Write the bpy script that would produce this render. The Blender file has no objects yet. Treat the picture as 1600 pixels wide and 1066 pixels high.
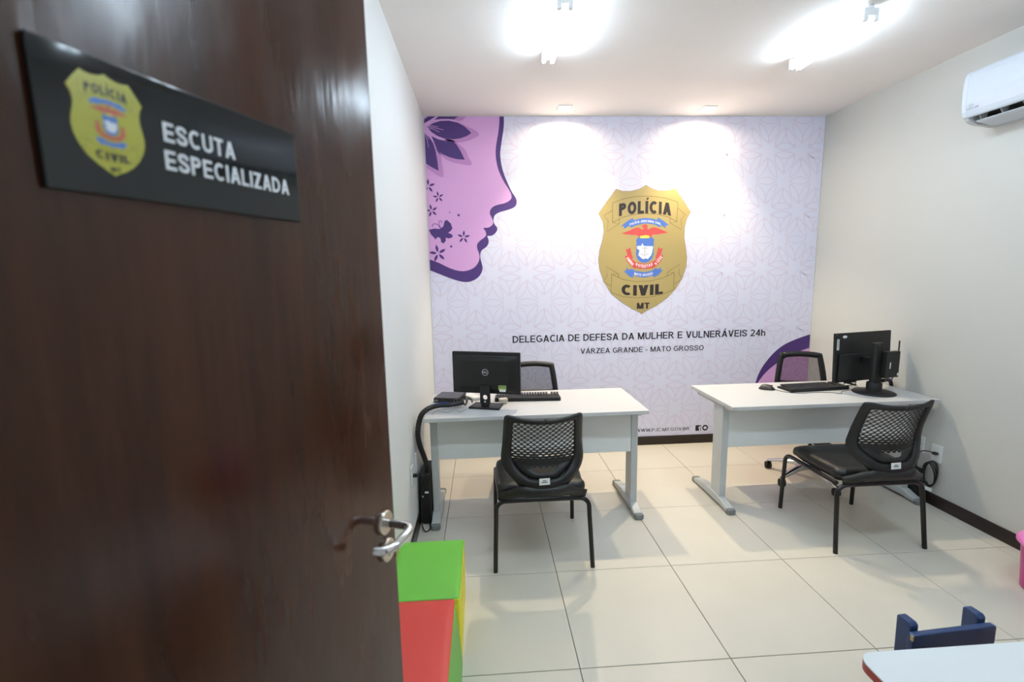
import bpy, bmesh, math, random
from mathutils import Vector, Matrix
random.seed(7)
sc = bpy.context.scene
C = sc.collection
PI = math.pi

# ------------------------------------------------------------------ camera
cam_data = bpy.data.cameras.new('camera')
cam = bpy.data.objects.new('camera', cam_data)
C.objects.link(cam)
CAM_POS = Vector((0.4583, -0.2372, 1.6102))
_r = Vector((0.99795957, -0.06095235, -0.01901332))
_u = Vector((0.02747394, 0.14112838, 0.98961001))
_f = Vector((0.05763574, 0.98811315, -0.14251502))
m = Matrix((( _r.x, _u.x, -_f.x, CAM_POS.x), (_r.y, _u.y, -_f.y, CAM_POS.y), (_r.z, _u.z, -_f.z, CAM_POS.z), (0, 0, 0, 1)))
cam.matrix_world = m
cam_data.sensor_width = 36.0
cam_data.lens = 739.26 / 1600 * 36
cam_data.clip_start = 0.02
cam_data.dof.use_dof = True
cam_data.dof.focus_distance = 3.1
cam_data.dof.aperture_fstop = 3.2
sc.camera = cam

# ------------------------------------------------------------------ world, exposure
world = bpy.data.worlds.new('world')
sc.world = world
world.use_nodes = True
bg = world.node_tree.nodes['Background']
bg.inputs[0].default_value = (0.90, 0.95, 1.0, 1)
bg.inputs[1].default_value = 0.4
vs = sc.view_settings
vs.view_transform = 'Standard'
vs.look = 'None'
vs.exposure = 0.18
vs.gamma = 1.0
vs.use_curve_mapping = False

# room dimensions (metres): x to the right, y into the room, z up
W, D, H = 3.4557, 3.9136, 2.9004
Y0 = -0.07            # inner face of the wall with the door
TUBE_POWER = 46.0     # emission strength of the fluorescent tubes
DOWNLIGHT_W = 6.5    # watts of the wide glow of each warm recessed downlight
DOWNBEAM_W = 100.0     # its beam towards the floor
TUBE_COL = (0.78, 0.965, 1.13)
WARM_COL = (1.0, 0.83, 0.57)

# ------------------------------------------------------------------ materials
def lin(c):
    return tuple(((v / 255) / 12.92 if v / 255 <= 0.04045 else ((v / 255 + 0.055) / 1.055) ** 2.4) for v in c)

MATS = {}
def mat(name, rgb, rough=0.5, metal=0.0, var=0.04, nscale=8.0, bump=0.0, bscale=200.0, coat=0.0, spec=0.5, stretch=None, rvar=0.0):
    if name in MATS:
        return MATS[name]
    mt = bpy.data.materials.new(name)
    mt.use_nodes = True
    nt = mt.node_tree
    b = nt.nodes['Principled BSDF']
    tc = nt.nodes.new('ShaderNodeTexCoord')
    mp = nt.nodes.new('ShaderNodeMapping')
    nt.links.new(tc.outputs['Object'], mp.inputs[0])
    if stretch:
        mp.inputs['Scale'].default_value = stretch
    no = nt.nodes.new('ShaderNodeTexNoise')
    no.inputs['Scale'].default_value = nscale
    no.inputs['Detail'].default_value = 4
    nt.links.new(mp.outputs[0], no.inputs['Vector'])
    mx = nt.nodes.new('ShaderNodeMix')
    mx.data_type = 'RGBA'
    c = lin(rgb)
    mx.inputs[6].default_value = (*[v * (1 - var) for v in c], 1)
    mx.inputs[7].default_value = (*[min(1, v * (1 + var)) for v in c], 1)
    nt.links.new(no.outputs[0], mx.inputs[0])
    nt.links.new(mx.outputs[2], b.inputs['Base Color'])
    b.inputs['Roughness'].default_value = rough
    b.inputs['Metallic'].default_value = metal
    b.inputs['Specular IOR Level'].default_value = spec
    if coat:
        b.inputs['Coat Weight'].default_value = coat
        b.inputs['Coat Roughness'].default_value = 0.08
    if rvar:
        mr = nt.nodes.new('ShaderNodeMapRange')
        mr.inputs[3].default_value = max(0.0, rough - rvar)
        mr.inputs[4].default_value = rough + rvar
        nt.links.new(no.outputs[0], mr.inputs[0])
        nt.links.new(mr.outputs[0], b.inputs['Roughness'])
    if bump:
        n2 = nt.nodes.new('ShaderNodeTexNoise')
        n2.inputs['Scale'].default_value = bscale
        n2.inputs['Detail'].default_value = 3
        nt.links.new(mp.outputs[0], n2.inputs['Vector'])
        bp = nt.nodes.new('ShaderNodeBump')
        bp.inputs['Strength'].default_value = bump
        bp.inputs['Distance'].default_value = 0.002
        nt.links.new(n2.outputs[0], bp.inputs['Height'])
        nt.links.new(bp.outputs[0], b.inputs['Normal'])
    MATS[name] = mt
    return mt

def emis(name, col, strength):
    mt = bpy.data.materials.new(name)
    mt.use_nodes = True
    nt = mt.node_tree
    nt.nodes.remove(nt.nodes['Principled BSDF'])
    e = nt.nodes.new('ShaderNodeEmission')
    e.inputs[0].default_value = (*col, 1)
    e.inputs[1].default_value = strength
    nt.links.new(e.outputs[0], nt.nodes['Material Output'].inputs[0])
    MATS[name] = mt
    return mt

# ------------------------------------------------------------------ mesh helpers
class MB:
    """collects shapes; build() links them as ONE mesh object"""
    def __init__(s):
        s.v = []; s.f = []; s.smooth = []
    def add(s, verts, faces, smooth=False):
        o = len(s.v)
        s.v += [tuple(p) for p in verts]
        s.f += [tuple(i + o for i in f) for f in faces]
        s.smooth += [smooth] * len(faces)
        return s
    def box(s, c, size, rot=None):
        hx, hy, hz = size[0] / 2, size[1] / 2, size[2] / 2
        P = [Vector((x, y, z)) for x in (-hx, hx) for y in (-hy, hy) for z in (-hz, hz)]
        if rot is not None:
            P = [rot @ p for p in P]
        P = [p + Vector(c) for p in P]
        return s.add(P, [(0, 1, 3, 2), (4, 6, 7, 5), (0, 4, 5, 1), (2, 3, 7, 6), (0, 2, 6, 4), (1, 5, 7, 3)])
    def bb(s, x0, x1, y0, y1, z0, z1):
        return s.box(((x0 + x1) / 2, (y0 + y1) / 2, (z0 + z1) / 2), (x1 - x0, y1 - y0, z1 - z0))
    def prism(s, poly, d0, d1, fr=None):
        """poly: list of (a,b); extruded along the third axis from d0 to d1; fr maps (a,b,d) to a point"""
        fr = fr or (lambda a, b, d: (a, b, d))
        n = len(poly)
        P = [fr(a, b, d0) for a, b in poly] + [fr(a, b, d1) for a, b in poly]
        F = [tuple(range(n - 1, -1, -1)), tuple(range(n, 2 * n))]
        F += [(i, (i + 1) % n, n + (i + 1) % n, n + i) for i in range(n)]
        return s.add(P, F)
    def tube(s, pts, r, seg=10, closed=False, caps=True, rfun=None, squash=None):
        pts = [Vector(p) for p in pts]
        n = len(pts)
        up = Vector((0, 0, 1))
        prev = None
        rings = []
        for i, p in enumerate(pts):
            if closed:
                t = pts[(i + 1) % n] - pts[i - 1]
            else:
                t = pts[min(i + 1, n - 1)] - pts[max(i - 1, 0)]
            t.normalize()
            if prev is None:
                a = t.cross(up)
                if a.length < 0.1:
                    a = t.cross(Vector((0, 1, 0)))
            else:
                a = prev - t * prev.dot(t)
                if a.length < 1e-4:
                    a = t.cross(up)
            a.normalize(); prev = a
            b = t.cross(a)
            rr = rfun(i) if rfun else r
            ring = []
            for k in range(seg):
                an = 2 * PI * k / seg
                ca, cb = math.cos(an), math.sin(an)
                if squash:
                    ring.append(p + a * ca * rr * squash[0] + b * cb * rr * squash[1])
                else:
                    ring.append(p + a * ca * rr + b * cb * rr)
            rings.append(ring)
        V = [q for ring in rings for q in ring]
        F = []
        m_ = n if closed else n - 1
        for i in range(m_):
            for k in range(seg):
                j = (i + 1) % n
                F.append((i * seg + k, i * seg + (k + 1) % seg, j * seg + (k + 1) % seg, j * seg + k))
        s.add(V, F, True)
        if caps and not closed:
            s.add(rings[0], [tuple(range(seg - 1, -1, -1))])
            s.add(rings[-1], [tuple(range(seg))])
        return s
    def lathe(s, prof, c=(0, 0, 0), seg=24, axis='z', caps=True, smooth=True):
        V = []
        for r, h in prof:
            for k in range(seg):
                a = 2 * PI * k / seg
                x, y = r * math.cos(a), r * math.sin(a)
                q = {'z': (x, y, h), 'x': (h, x, y), 'y': (x, h, y)}[axis]
                V.append((c[0] + q[0], c[1] + q[1], c[2] + q[2]))
        F = []
        for i in range(len(prof) - 1):
            for k in range(seg):
                F.append((i * seg + k, i * seg + (k + 1) % seg, (i + 1) * seg + (k + 1) % seg, (i + 1) * seg + k))
        s.add(V, F, smooth)
        if caps:
            n = len(prof)
            s.add(V[:seg], [tuple(range(seg - 1, -1, -1))])
            s.add(V[(n - 1) * seg:], [tuple(range(seg))])
        return s
    def grid(s, rows, smooth=True):
        """rows: list of equally long lists of points"""
        n = len(rows[0])
        F = []
        for i in range(len(rows) - 1):
            for k in range(n - 1):
                F.append((i * n + k, i * n + k + 1, (i + 1) * n + k + 1, (i + 1) * n + k))
        return s.add([p for r in rows for p in r], F, smooth)
    def xf(s, fn):
        s.v = [tuple(fn(Vector(p))) for p in s.v]
        return s
    def mesh(s, name):
        me = bpy.data.meshes.new(name)
        me.from_pydata(s.v, [], s.f)
        me.polygons.foreach_set('use_smooth', s.smooth)
        bm = bmesh.new(); bm.from_mesh(me)
        bmesh.ops.recalc_face_normals(bm, faces=bm.faces)
        bm.to_mesh(me); bm.free()
        me.update()
        return me
    def build(s, name, material, parent=None, bevel=0, bseg=2, solid=0, sub=0, angle=0.6):
        o = bpy.data.objects.new(name, s.mesh(name))
        C.objects.link(o)
        o.data.materials.append(material)
        if parent is not None:
            o.parent = parent
        if solid:
            md = o.modifiers.new('solidify', 'SOLIDIFY'); md.thickness = solid; md.offset = 0
        if bevel:
            md = o.modifiers.new('bevel', 'BEVEL'); md.width = bevel; md.segments = bseg
            md.limit_method = 'ANGLE'; md.angle_limit = angle
            md.harden_normals = False
        if sub:
            md = o.modifiers.new('sub', 'SUBSURF'); md.levels = sub; md.render_levels = sub
        return o

def tag(o, label=None, cat=None, group=None, kind=None):
    if label: o['label'] = label
    if cat: o['category'] = cat
    if group: o['group'] = group
    if kind: o['kind'] = kind
    return o
def empty(name, loc=(0, 0, 0), rz=0):
    o = bpy.data.objects.new(name, None)
    o.empty_display_size = 0.05
    C.objects.link(o)
    o.location = loc; o.rotation_euler = (0, 0, rz)
    return o
def copy_tree(o, parent=None):
    c = o.copy(); C.objects.link(c); c.parent = parent
    for ch in list(o.children):
        copy_tree(ch, c)
    return c
def smooth_path(pts, n=6, closed=False):
    """Catmull-Rom through points of any dimension"""
    P = [Vector(p) for p in pts]
    N = len(P); out = []
    rng = N if closed else N - 1
    for i in range(rng):
        if closed:
            p0, p1, p2, p3 = P[i - 1], P[i], P[(i + 1) % N], P[(i + 2) % N]
        else:
            p0, p1, p2, p3 = P[max(i - 1, 0)], P[i], P[i + 1], P[min(i + 2, N - 1)]
        for k in range(n):
            t = k / n
            out.append(0.5 * ((2 * p1) + (p2 - p0) * t + (2 * p0 - 5 * p1 + 4 * p2 - p3) * t * t + (3 * p1 - p0 - 3 * p2 + p3) * t ** 3))
    if not closed:
        out.append(P[-1])
    return out
def round_rect(x0, x1, y0, y1, r, n=5):
    out = []
    for cx, cy, a0 in ((x1 - r, y0 + r, -PI / 2), (x1 - r, y1 - r, 0), (x0 + r, y1 - r, PI / 2), (x0 + r, y0 + r, PI)):
        for k in range(n + 1):
            a = a0 + PI / 2 * k / n
            out.append((cx + r * math.cos(a), cy + r * math.sin(a)))
    return out
def ribbon(pts, w, closed=False):
    """flat ribbon of width w along 2-D points: (verts2d, faces)"""
    P = [Vector((p[0], p[1])) for p in pts]
    n = len(P); V = []; F = []
    for i in range(n):
        if closed: t = P[(i + 1) % n] - P[i - 1]
        else: t = P[min(i + 1, n - 1)] - P[max(i - 1, 0)]
        t.normalize()
        q = Vector((-t.y, t.x)) * w / 2
        V += [P[i] + q, P[i] - q]
    for i in range(n if closed else n - 1):
        j = (i + 1) % n
        F.append((2 * i, 2 * i + 1, 2 * j + 1, 2 * j))
    return V, F

# ------------------------------------------------------------------ drawn sans-serif letters
def glyph(ch, t):
    """one letter, cap height 1, stroke t: (advance width, list of (verts, faces))"""
    h = t / 2; th = t * 0.88; hh = th / 2; td = t * 1.10
    S = []
    def rect(x0, y0, x1, y1): S.append(([(x0, y0), (x1, y0), (x1, y1), (x0, y1)], [(0, 1, 2, 3)]))
    def diag(x0, y0, x1, y1, w=td): S.append(([(x0, y0), (x0 + w, y0), (x1 + w, y1), (x1, y1)], [(0, 1, 2, 3)]))
    def rib(p, closed=False): S.append(ribbon(p, t * 0.96, closed))
    def arc(cx, cy, rx, ry, a0, a1, n=14): return [(cx + rx * math.cos(math.radians(a0 + (a1 - a0) * k / n)), cy + ry * math.sin(math.radians(a0 + (a1 - a0) * k / n))) for k in range(n + 1)]
    base = {'Á': 'A', 'Í': 'I'}.get(ch, ch)
    w = {'A': .76, 'B': .70, 'C': .74, 'D': .74, 'E': .64, 'F': .60, 'G': .80, 'H': .72, 'I': t, 'J': .54, 'L': .58, 'M': .86, 'N': .74, 'O': .80, 'P': .66, 'R': .74, 'S': .68, 'T': .66, 'U': .72, 'V': .74, 'W': 1.06, 'Z': .64, '2': .60, '4': .62, 'h': .58, 'f': .42, '-': .34, '.': t, ' ': .26}[base]
    if base == 'A':
        m_ = (w - td) / 2; diag(0, 0, m_, 1); diag(w - td, 0, m_, 1); rect(w * .2, .22, w * .8, .22 + th)
    elif base in 'VW':
        if base == 'V': m_ = (w - td) / 2; diag(m_, 0, 0, 1); diag(m_, 0, w - td, 1)
        else:
            q = (w - td) / 4
            diag(q, 0, 0, 1); diag(q, 0, 2 * q, 1); diag(3 * q, 0, 2 * q, 1); diag(3 * q, 0, 4 * q, 1)
    elif base == 'M':
        rect(0, 0, t, 1); rect(w - t, 0, w, 1); m_ = (w - td) / 2; diag(m_, 0, 0, 1); diag(m_, 0, w - td, 1)
    elif base == 'N':
        rect(0, 0, t, 1); rect(w - t, 0, w, 1); diag(w - td, 0, 0, 1)
    elif base == 'Z':
        rect(0, 0, w, th); rect(0, 1 - th, w, 1); diag(0, th * .6, w - td * 1.2, 1 - th * .6, td * 1.2)
    elif base == 'E':
        rect(0, 0, t, 1); rect(0, 0, w, th); rect(0, .5 - hh, w * .93, .5 + hh); rect(0, 1 - th, w * .98, 1)
    elif base == 'F':
        rect(0, 0, t, 1); rect(0, .48 - hh, w * .9, .48 + hh); rect(0, 1 - th, w, 1)
    elif base == 'H':
        rect(0, 0, t, 1); rect(w - t, 0, w, 1); rect(0, .5 - hh, w, .5 + hh)
    elif base == 'I': rect(0, 0, t, 1)
    elif base == 'L': rect(0, 0, t, 1); rect(0, 0, w, th)
    elif base == 'T': rect(w / 2 - h, 0, w / 2 + h, 1); rect(0, 1 - th, w, 1)
    elif base == 'O': rib(arc(w / 2, .5, w / 2 - h, .5 + .01 - h, 0, 360, 28)[:-1], True)
    elif base == 'C': rib(arc(.40, .5, .40 - h, .51 - h, 48, 312, 24))
    elif base == 'G': rib(arc(.41, .5, .41 - h, .51 - h, 48, 318, 24)); rect(w - t, .12, w, .52); rect(w * .52, .52 - th, w, .52)
    elif base == 'D': rect(0, 0, t, 1); rib([(h, 1 - h), (.28, 1 - h)] + arc(.28, .5, w - h - .28, .5 - h, 88, -88, 16) + [(.28, h), (h, h)])
    elif base == 'P' or base == 'R':
        rect(0, 0, t, 1); r_ = .27 if base == 'P' else .265
        rib([(h, 1 - h), (.36, 1 - h)] + arc(.36, 1 - r_ - .01, .64 - h - .36, r_ - h + .01, 86, -86, 12) + [(.36, 1 - 2 * r_ + h - .02), (h, 1 - 2 * r_ + h - .02)])
        if base == 'R': diag(w - td, 0, .30, .46)
    elif base == 'B':
        rect(0, 0, t, 1)
        rib([(h, 1 - h), (.34, 1 - h)] + arc(.34, .755, .62 - h - .34, .245 - h, 86, -86, 10) + [(.34, .51 + h), (h, .51 + h)])
        rib([(h, .57 - h), (.36, .57 - h)] + arc(.36, .285, w - h - .36, .285 - h, 86, -86, 10) + [(.36, h), (h, h)])
    elif base == 'S':
        c = w / 2
        rib(smooth_path([(w - h * .9, .70), (w - h * 1.8, .86), (c, 1 - h), (h * 1.7, .87), (h, .73), (h * 1.8, .60), (c, .51), (w - h * 1.8, .41), (w - h, .27), (w - h * 1.8, .13), (c, h), (h * 1.6, .14), (h * .9, .31)], 4))
    elif base == 'U': rib([(h, 1), (h, .34)] + arc(w / 2, .34, w / 2 - h, .34 - h, 180, 360, 14) + [(w - h, .34), (w - h, 1)])
    elif base == 'J': rib([(w - h, 1), (w - h, .30)] + arc(w / 2, .28, w / 2 - h, .29 - h, 0, -170, 12))
    elif base == '2':
        rib(arc(w / 2, .72, w / 2 - h, .28 - h, 165, -20, 10) + [(w * .62, .40), (h * 1.3, th * .8)]); rect(0, 0, w, th)
    elif base == '4':
        rect(w * .60, 0, w * .60 + t, 1); rect(0, .22, w, .22 + th); diag(0, .26, w * .60 - t * .15, 1, t * 1.05)
    elif base == 'h':
        rect(0, 0, t, 1); rib([(h, .38)] + arc(w / 2, .46, w / 2 - h, .27 - h, 170, 10, 8) + [(w - h, .42), (w - h, 0)])
    elif base == 'f':
        rect(w * .3, 0, w * .3 + t, .75); rect(0, .55, w * .9, .55 + th); rib([(w * .3 + h, .7)] + arc(w * .3 + h + .16, .78, .16, .22 - h, 175, 80, 6))
    elif base == '-': rect(0, .30, w, .30 + th)
    elif base == '.': rect(0, 0, t, t)
    if ch in 'ÁÍ':
        c = w / 2; S.append(([(c - .06, 1.08), (c + .07, 1.08), (c + .20, 1.26), (c, 1.26)], [(0, 1, 2, 3)]))
    return w, S
def fit_text(s, x0, x1, base, cap, weight=0.16, warp=None, gap=0.11):
    """lettering that runs from x0 to x1 with caps of height cap above base; weight is the stroke width"""
    V = []; F = []; x = 0.0
    for ch in s:
        w, S = glyph(ch, weight)
        for k, (vv, ff) in enumerate(S):
            o = len(V)
            V += [(x + p[0], p[1], k) for p in vv]; F += [tuple(i + o for i in f) for f in ff]
        x += w + gap
    x -= gap
    K = [p[2] for p in V]
    V = [(x0 + p[0] / x * (x1 - x0), base + p[1] * cap) for p in V]
    if warp:
        V = [warp(*q) for q in V]
    return [(q[0], q[1], k) for q, k in zip(V, K)], F      # k: stroke number, strokes lie in fine layers
def fit_words(s, x0, x1, base, cap, weight=0.16, gap=0.11):
    """the same line of lettering, one (verts, faces) per word"""
    adv = lambda t: sum(glyph(ch, weight)[0] + gap for ch in t)
    total = adv(s) - gap
    out = []; pos = 0
    for wd in s.split(' '):
        a = adv(s[:pos]); b = a + adv(wd) - gap
        out.append(fit_text(wd, x0 + a / total * (x1 - x0), x0 + b / total * (x1 - x0), base, cap, weight, None, gap))
        pos += len(wd) + 1
    return out

# outlines of the printed shapes on the mural: (x, z) in metres on the back wall
FACE_OUT = [(0.668,2.903),(0.666,2.817),(0.648,2.711),(0.633,2.619),(0.634,2.557),(0.647,2.479),(0.673,2.401),(0.704,2.33),(0.728,2.283),(0.755,2.243),(0.764,2.208),(0.754,2.176),(0.726,2.156),(0.676,2.14),(0.618,2.125),(0.577,2.102),(0.563,2.07),(0.567,2.03),(0.591,1.997),(0.59,1.973),(0.57,1.945),(0.54,1.929),(0.506,1.926),(0.514,1.902),(0.515,1.869),(0.496,1.837),(0.462,1.813),(0.445,1.789),(0.441,1.748),(0.451,1.699),(0.458,1.658),(0.443,1.609),(0.405,1.568),(0.355,1.545),(0.305,1.539),(0.239,1.552),(0.157,1.582),(0.076,1.616),(0.007,1.645)]
FACE_IN = [(0.631,2.903),(0.628,2.832),(0.616,2.756),(0.598,2.665),(0.593,2.588),(0.603,2.511),(0.622,2.448),(0.656,2.378),(0.696,2.314),(0.716,2.275),(0.719,2.243),(0.702,2.22),(0.661,2.199),(0.603,2.186),(0.562,2.17),(0.537,2.142),(0.533,2.11),(0.548,2.078),(0.559,2.046),(0.55,2.019),(0.517,1.998),(0.475,1.994),(0.491,1.967),(0.495,1.934),(0.473,1.91),(0.44,1.887),(0.417,1.859),(0.416,1.822),(0.428,1.789),(0.434,1.749),(0.423,1.708),(0.392,1.668),(0.341,1.641),(0.283,1.633),(0.226,1.643),(0.161,1.668),(0.08,1.709),(0.011,1.736)]
PETALS = [[(0.031,2.816),(0.087,2.846),(0.143,2.861),(0.214,2.864),(0.285,2.849),(0.339,2.819),(0.378,2.785),(0.395,2.766),(0.36,2.743),(0.304,2.724),(0.24,2.717),(0.177,2.721),(0.114,2.744),(0.068,2.774)],[(0.065,2.742),(0.121,2.717),(0.184,2.703),(0.24,2.702),(0.27,2.675),(0.301,2.625),(0.334,2.554),(0.274,2.558),(0.211,2.573),(0.148,2.601),(0.108,2.63),(0.092,2.679)],[(0.009,2.767),(0.043,2.74),(0.073,2.695),(0.094,2.626),(0.106,2.549),(0.113,2.466),(0.064,2.492),(0.012,2.523)],[(0.096,2.87),(0.129,2.898),(0.137,2.902),(0.29,2.902),(0.255,2.873),(0.207,2.877),(0.151,2.877)],[(0.008,2.842),(0.013,2.876),(0.046,2.902),(0.105,2.902),(0.065,2.872)]]
PETAL_SHADES = [[(0.285,2.849),(0.378,2.811),(0.425,2.789),(0.46,2.754),(0.407,2.72),(0.335,2.698),(0.263,2.692),(0.177,2.713),(0.241,2.732),(0.361,2.77)],[(0.161,2.709),(0.24,2.709),(0.333,2.64),(0.363,2.579),(0.391,2.511),(0.273,2.525),(0.178,2.557),(0.108,2.63),(0.197,2.626)],[(0.073,2.695),(0.129,2.618),(0.145,2.518),(0.149,2.416),(0.07,2.449),(0.014,2.5),(0.05,2.534)],[(0.151,2.877),(0.29,2.902),(0.358,2.902),(0.309,2.86),(0.23,2.876)]]
STAMENS = [[(0.017,2.825),(0.086,2.822),(0.125,2.815)],[(0.017,2.822),(0.093,2.808),(0.168,2.791)],[(0.02,2.812),(0.085,2.797),(0.132,2.774)],[(0.012,2.77),(0.032,2.744),(0.042,2.716)],[(0.011,2.761),(0.028,2.717),(0.038,2.655)]]
BUTTERFLY = [(0.012,1.986),(0.059,1.996),(0.105,1.991),(0.133,2.011),(0.148,2.059),(0.168,2.065),(0.199,2.035),(0.211,1.994),(0.193,1.971),(0.172,1.96),(0.207,1.943),(0.211,1.922),(0.178,1.911),(0.149,1.918),(0.153,1.896),(0.132,1.87),(0.112,1.88),(0.105,1.916),(0.081,1.924),(0.064,1.904),(0.048,1.925),(0.028,1.946)]
ANTENNAE = [[(0.108,1.991),(0.096,2.018),(0.074,2.033),(0.051,2.033),(0.041,2.019),(0.05,2.013)],[(0.116,1.996),(0.101,2.025),(0.099,2.05),(0.111,2.06),(0.123,2.051),(0.118,2.042)]]
FLOWERS = [(0.021,2.344,0.0592,0),(0.102,2.254,0.047,8),(0.041,2.143,0.054,12),(0.303,1.921,0.0557,-5),(0.08,1.787,0.0749,10)]
DOTS = [(0.267,2.104,0.0099),(0.193,2.128,0.005),(0.195,1.844,0.0099)]
ARC_OUT = [(2.956,0.558),(2.987,0.654),(3.043,0.749),(3.123,0.843),(3.216,0.912),(3.335,0.962),(3.465,0.998)]
ARC_IN = [(3.474,0.871),(3.392,0.853),(3.308,0.819),(3.225,0.78),(3.13,0.722),(3.049,0.652),(3.003,0.593),(2.98,0.558)]

# ------------------------------------------------------------------ palette
M_WALL = mat('wall_paint', (220, 221, 219), 0.75, var=0.012, nscale=3, bump=0.08, bscale=160)
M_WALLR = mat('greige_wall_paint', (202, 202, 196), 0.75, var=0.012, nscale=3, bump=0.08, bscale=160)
M_CEIL = mat('ceiling_paint', (240, 235, 231), 0.85, var=0.01, nscale=2, bump=0.05, bscale=120)
M_TILE = mat('porcelain_tile', (207, 201, 187), 0.30, var=0.05, nscale=3.5, bump=0.03, bscale=60, rvar=0.06)
M_GROUT = mat('grout', (66, 62, 54), 0.9)
M_BASEB = mat('baseboard_wood', (34, 20, 16), 0.35, var=0.25, nscale=6, stretch=(1, 1, 8))
M_BLACKP = mat('black_plastic', (11, 11, 12), 0.48, var=0.1, nscale=30, bump=0.15, bscale=700)
M_BLACKM = mat('black_matt_plastic', (11, 11, 12), 0.55, var=0.1, nscale=30, bump=0.1, bscale=500)
M_BLACKMETAL = mat('black_painted_steel', (14, 14, 15), 0.3, var=0.1)
M_BLACKLEATHER = mat('black_leatherette', (16, 15, 15), 0.42, var=0.1, bump=0.25, bscale=260)
M_RUBBER = mat('rubber', (18, 18, 19), 0.7)
M_CABLE = mat('cable_black', (14, 14, 15), 0.5)
M_DESKTOP = mat('white_laminate', (193, 193, 193), 0.38, var=0.012, nscale=20)
M_DESKEDGE = M_DESKTOP
M_DESKMETAL = mat('grey_painted_steel', (190, 194, 194), 0.4, var=0.015)
M_PANEL = mat('grey_laminate', (224, 227, 226), 0.5, var=0.02, nscale=30)
M_FOOTCAP = mat('grey_plastic_cap', (120, 123, 124), 0.5)
M_CHROME = mat('chrome', (215, 215, 215), 0.12, metal=1.0, var=0.01)
M_WHITEP = mat('white_plastic', (232, 234, 236), 0.25, var=0.01)
M_SOCKET = mat('socket_plastic', (226, 228, 226), 0.35, var=0.01)
M_PAPER = mat('paper_label', (228, 230, 228), 0.6, var=0.02)
M_INK = mat('dark_ink', (40, 38, 40), 0.6)

# ------------------------------------------------------------------ room shell
def struct(o):
    o['kind'] = 'structure'
    return o
T = 0.635
TX, TY = 0.1766, 1.472
fl = MB().bb(-0.15, W + 0.15, Y0 - 0.15, D + 0.15, -0.12, -0.0035).build('floor', M_GROUT)
struct(fl)
tile_meshes = {}
gap = 0.0032
i0, j0 = -1, -3
for i in range(-1, 6):
    for j in range(-3, 5):
        x0, x1 = max(TX + i * T, 0.0), min(TX + (i + 1) * T, W)
        y0, y1 = max(TY + j * T, Y0 - 0.15), min(TY + (j + 1) * T, D)
        if x1 - x0 < 0.02 or y1 - y0 < 0.02:
            continue
        key = (round(x1 - x0, 3), round(y1 - y0, 3))
        if key not in tile_meshes:
            w, d = key[0] - gap, key[1] - gap
            mb = MB()
            c = 0.0012
            lo = [(-w / 2, -d / 2), (w / 2, -d / 2), (w / 2, d / 2), (-w / 2, d / 2)]
            hi = [(-w / 2 + c, -d / 2 + c), (w / 2 - c, -d / 2 + c), (w / 2 - c, d / 2 - c), (-w / 2 + c, d / 2 - c)]
            V = [(a, b, -0.01) for a, b in lo] + [(a, b, -c) for a, b in lo] + [(a, b, 0) for a, b in hi]
            F = [(k, (k + 1) % 4, 4 + (k + 1) % 4, 4 + k) for k in range(4)] + [(4 + k, 4 + (k + 1) % 4, 8 + (k + 1) % 4, 8 + k) for k in range(4)] + [(8, 9, 10, 11)]
            mb.add(V, F)
            me = mb.mesh('tile'); me.materials.append(M_TILE)
            tile_meshes[key] = me
        o = bpy.data.objects.new('tile', tile_meshes[key])
        C.objects.link(o)
        o.location = ((x0 + x1) / 2, (y0 + y1) / 2, 0)
        o.parent = fl
struct(MB().bb(-0.15, W + 0.15, Y0 - 0.15, D + 0.15, H, H + 0.1).build('ceiling', M_CEIL))
struct(MB().bb(-0.15, 0, Y0, D + 0.15, -0.0034, H).build('wall_left', M_WALL))
struct(MB().bb(W, W + 0.15, Y0 - 0.15, D + 0.15, -0.0034, H).build('wall_right', M_WALLR))
struct(MB().bb(0, W, D, D + 0.15, -0.0034, H).build('wall_back', M_WALL))
DO_R, DO_T = 0.83, 2.12       # doorway: right side and top
wf = MB()
wf.bb(DO_R, W, Y0 - 0.15, Y0, 0, H)
wf.bb(-0.15, DO_R, Y0 - 0.15, Y0, DO_T, H)
wf.bb(-0.15, -0.02, Y0 - 0.15, Y0, 0, DO_T)
struct(wf.build('wall_front', M_WALL))
M_DOOR = mat('varnished_wood', (64, 38, 28), 0.22)      # node tree replaced below
bbh, bbt = 0.081, 0.012
struct(MB().bb(0.0, W, D - bbt, D, 0, bbh).build('baseboard_back', M_BASEB, bevel=0.002))
struct(MB().bb(0.0, bbt, 0.85, D - bbt, 0, bbh).build('baseboard_left', M_BASEB, bevel=0.002))
struct(MB().bb(W - bbt, W, Y0, D - bbt, 0, bbh).build('baseboard_right', M_BASEB, bevel=0.002))

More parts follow.
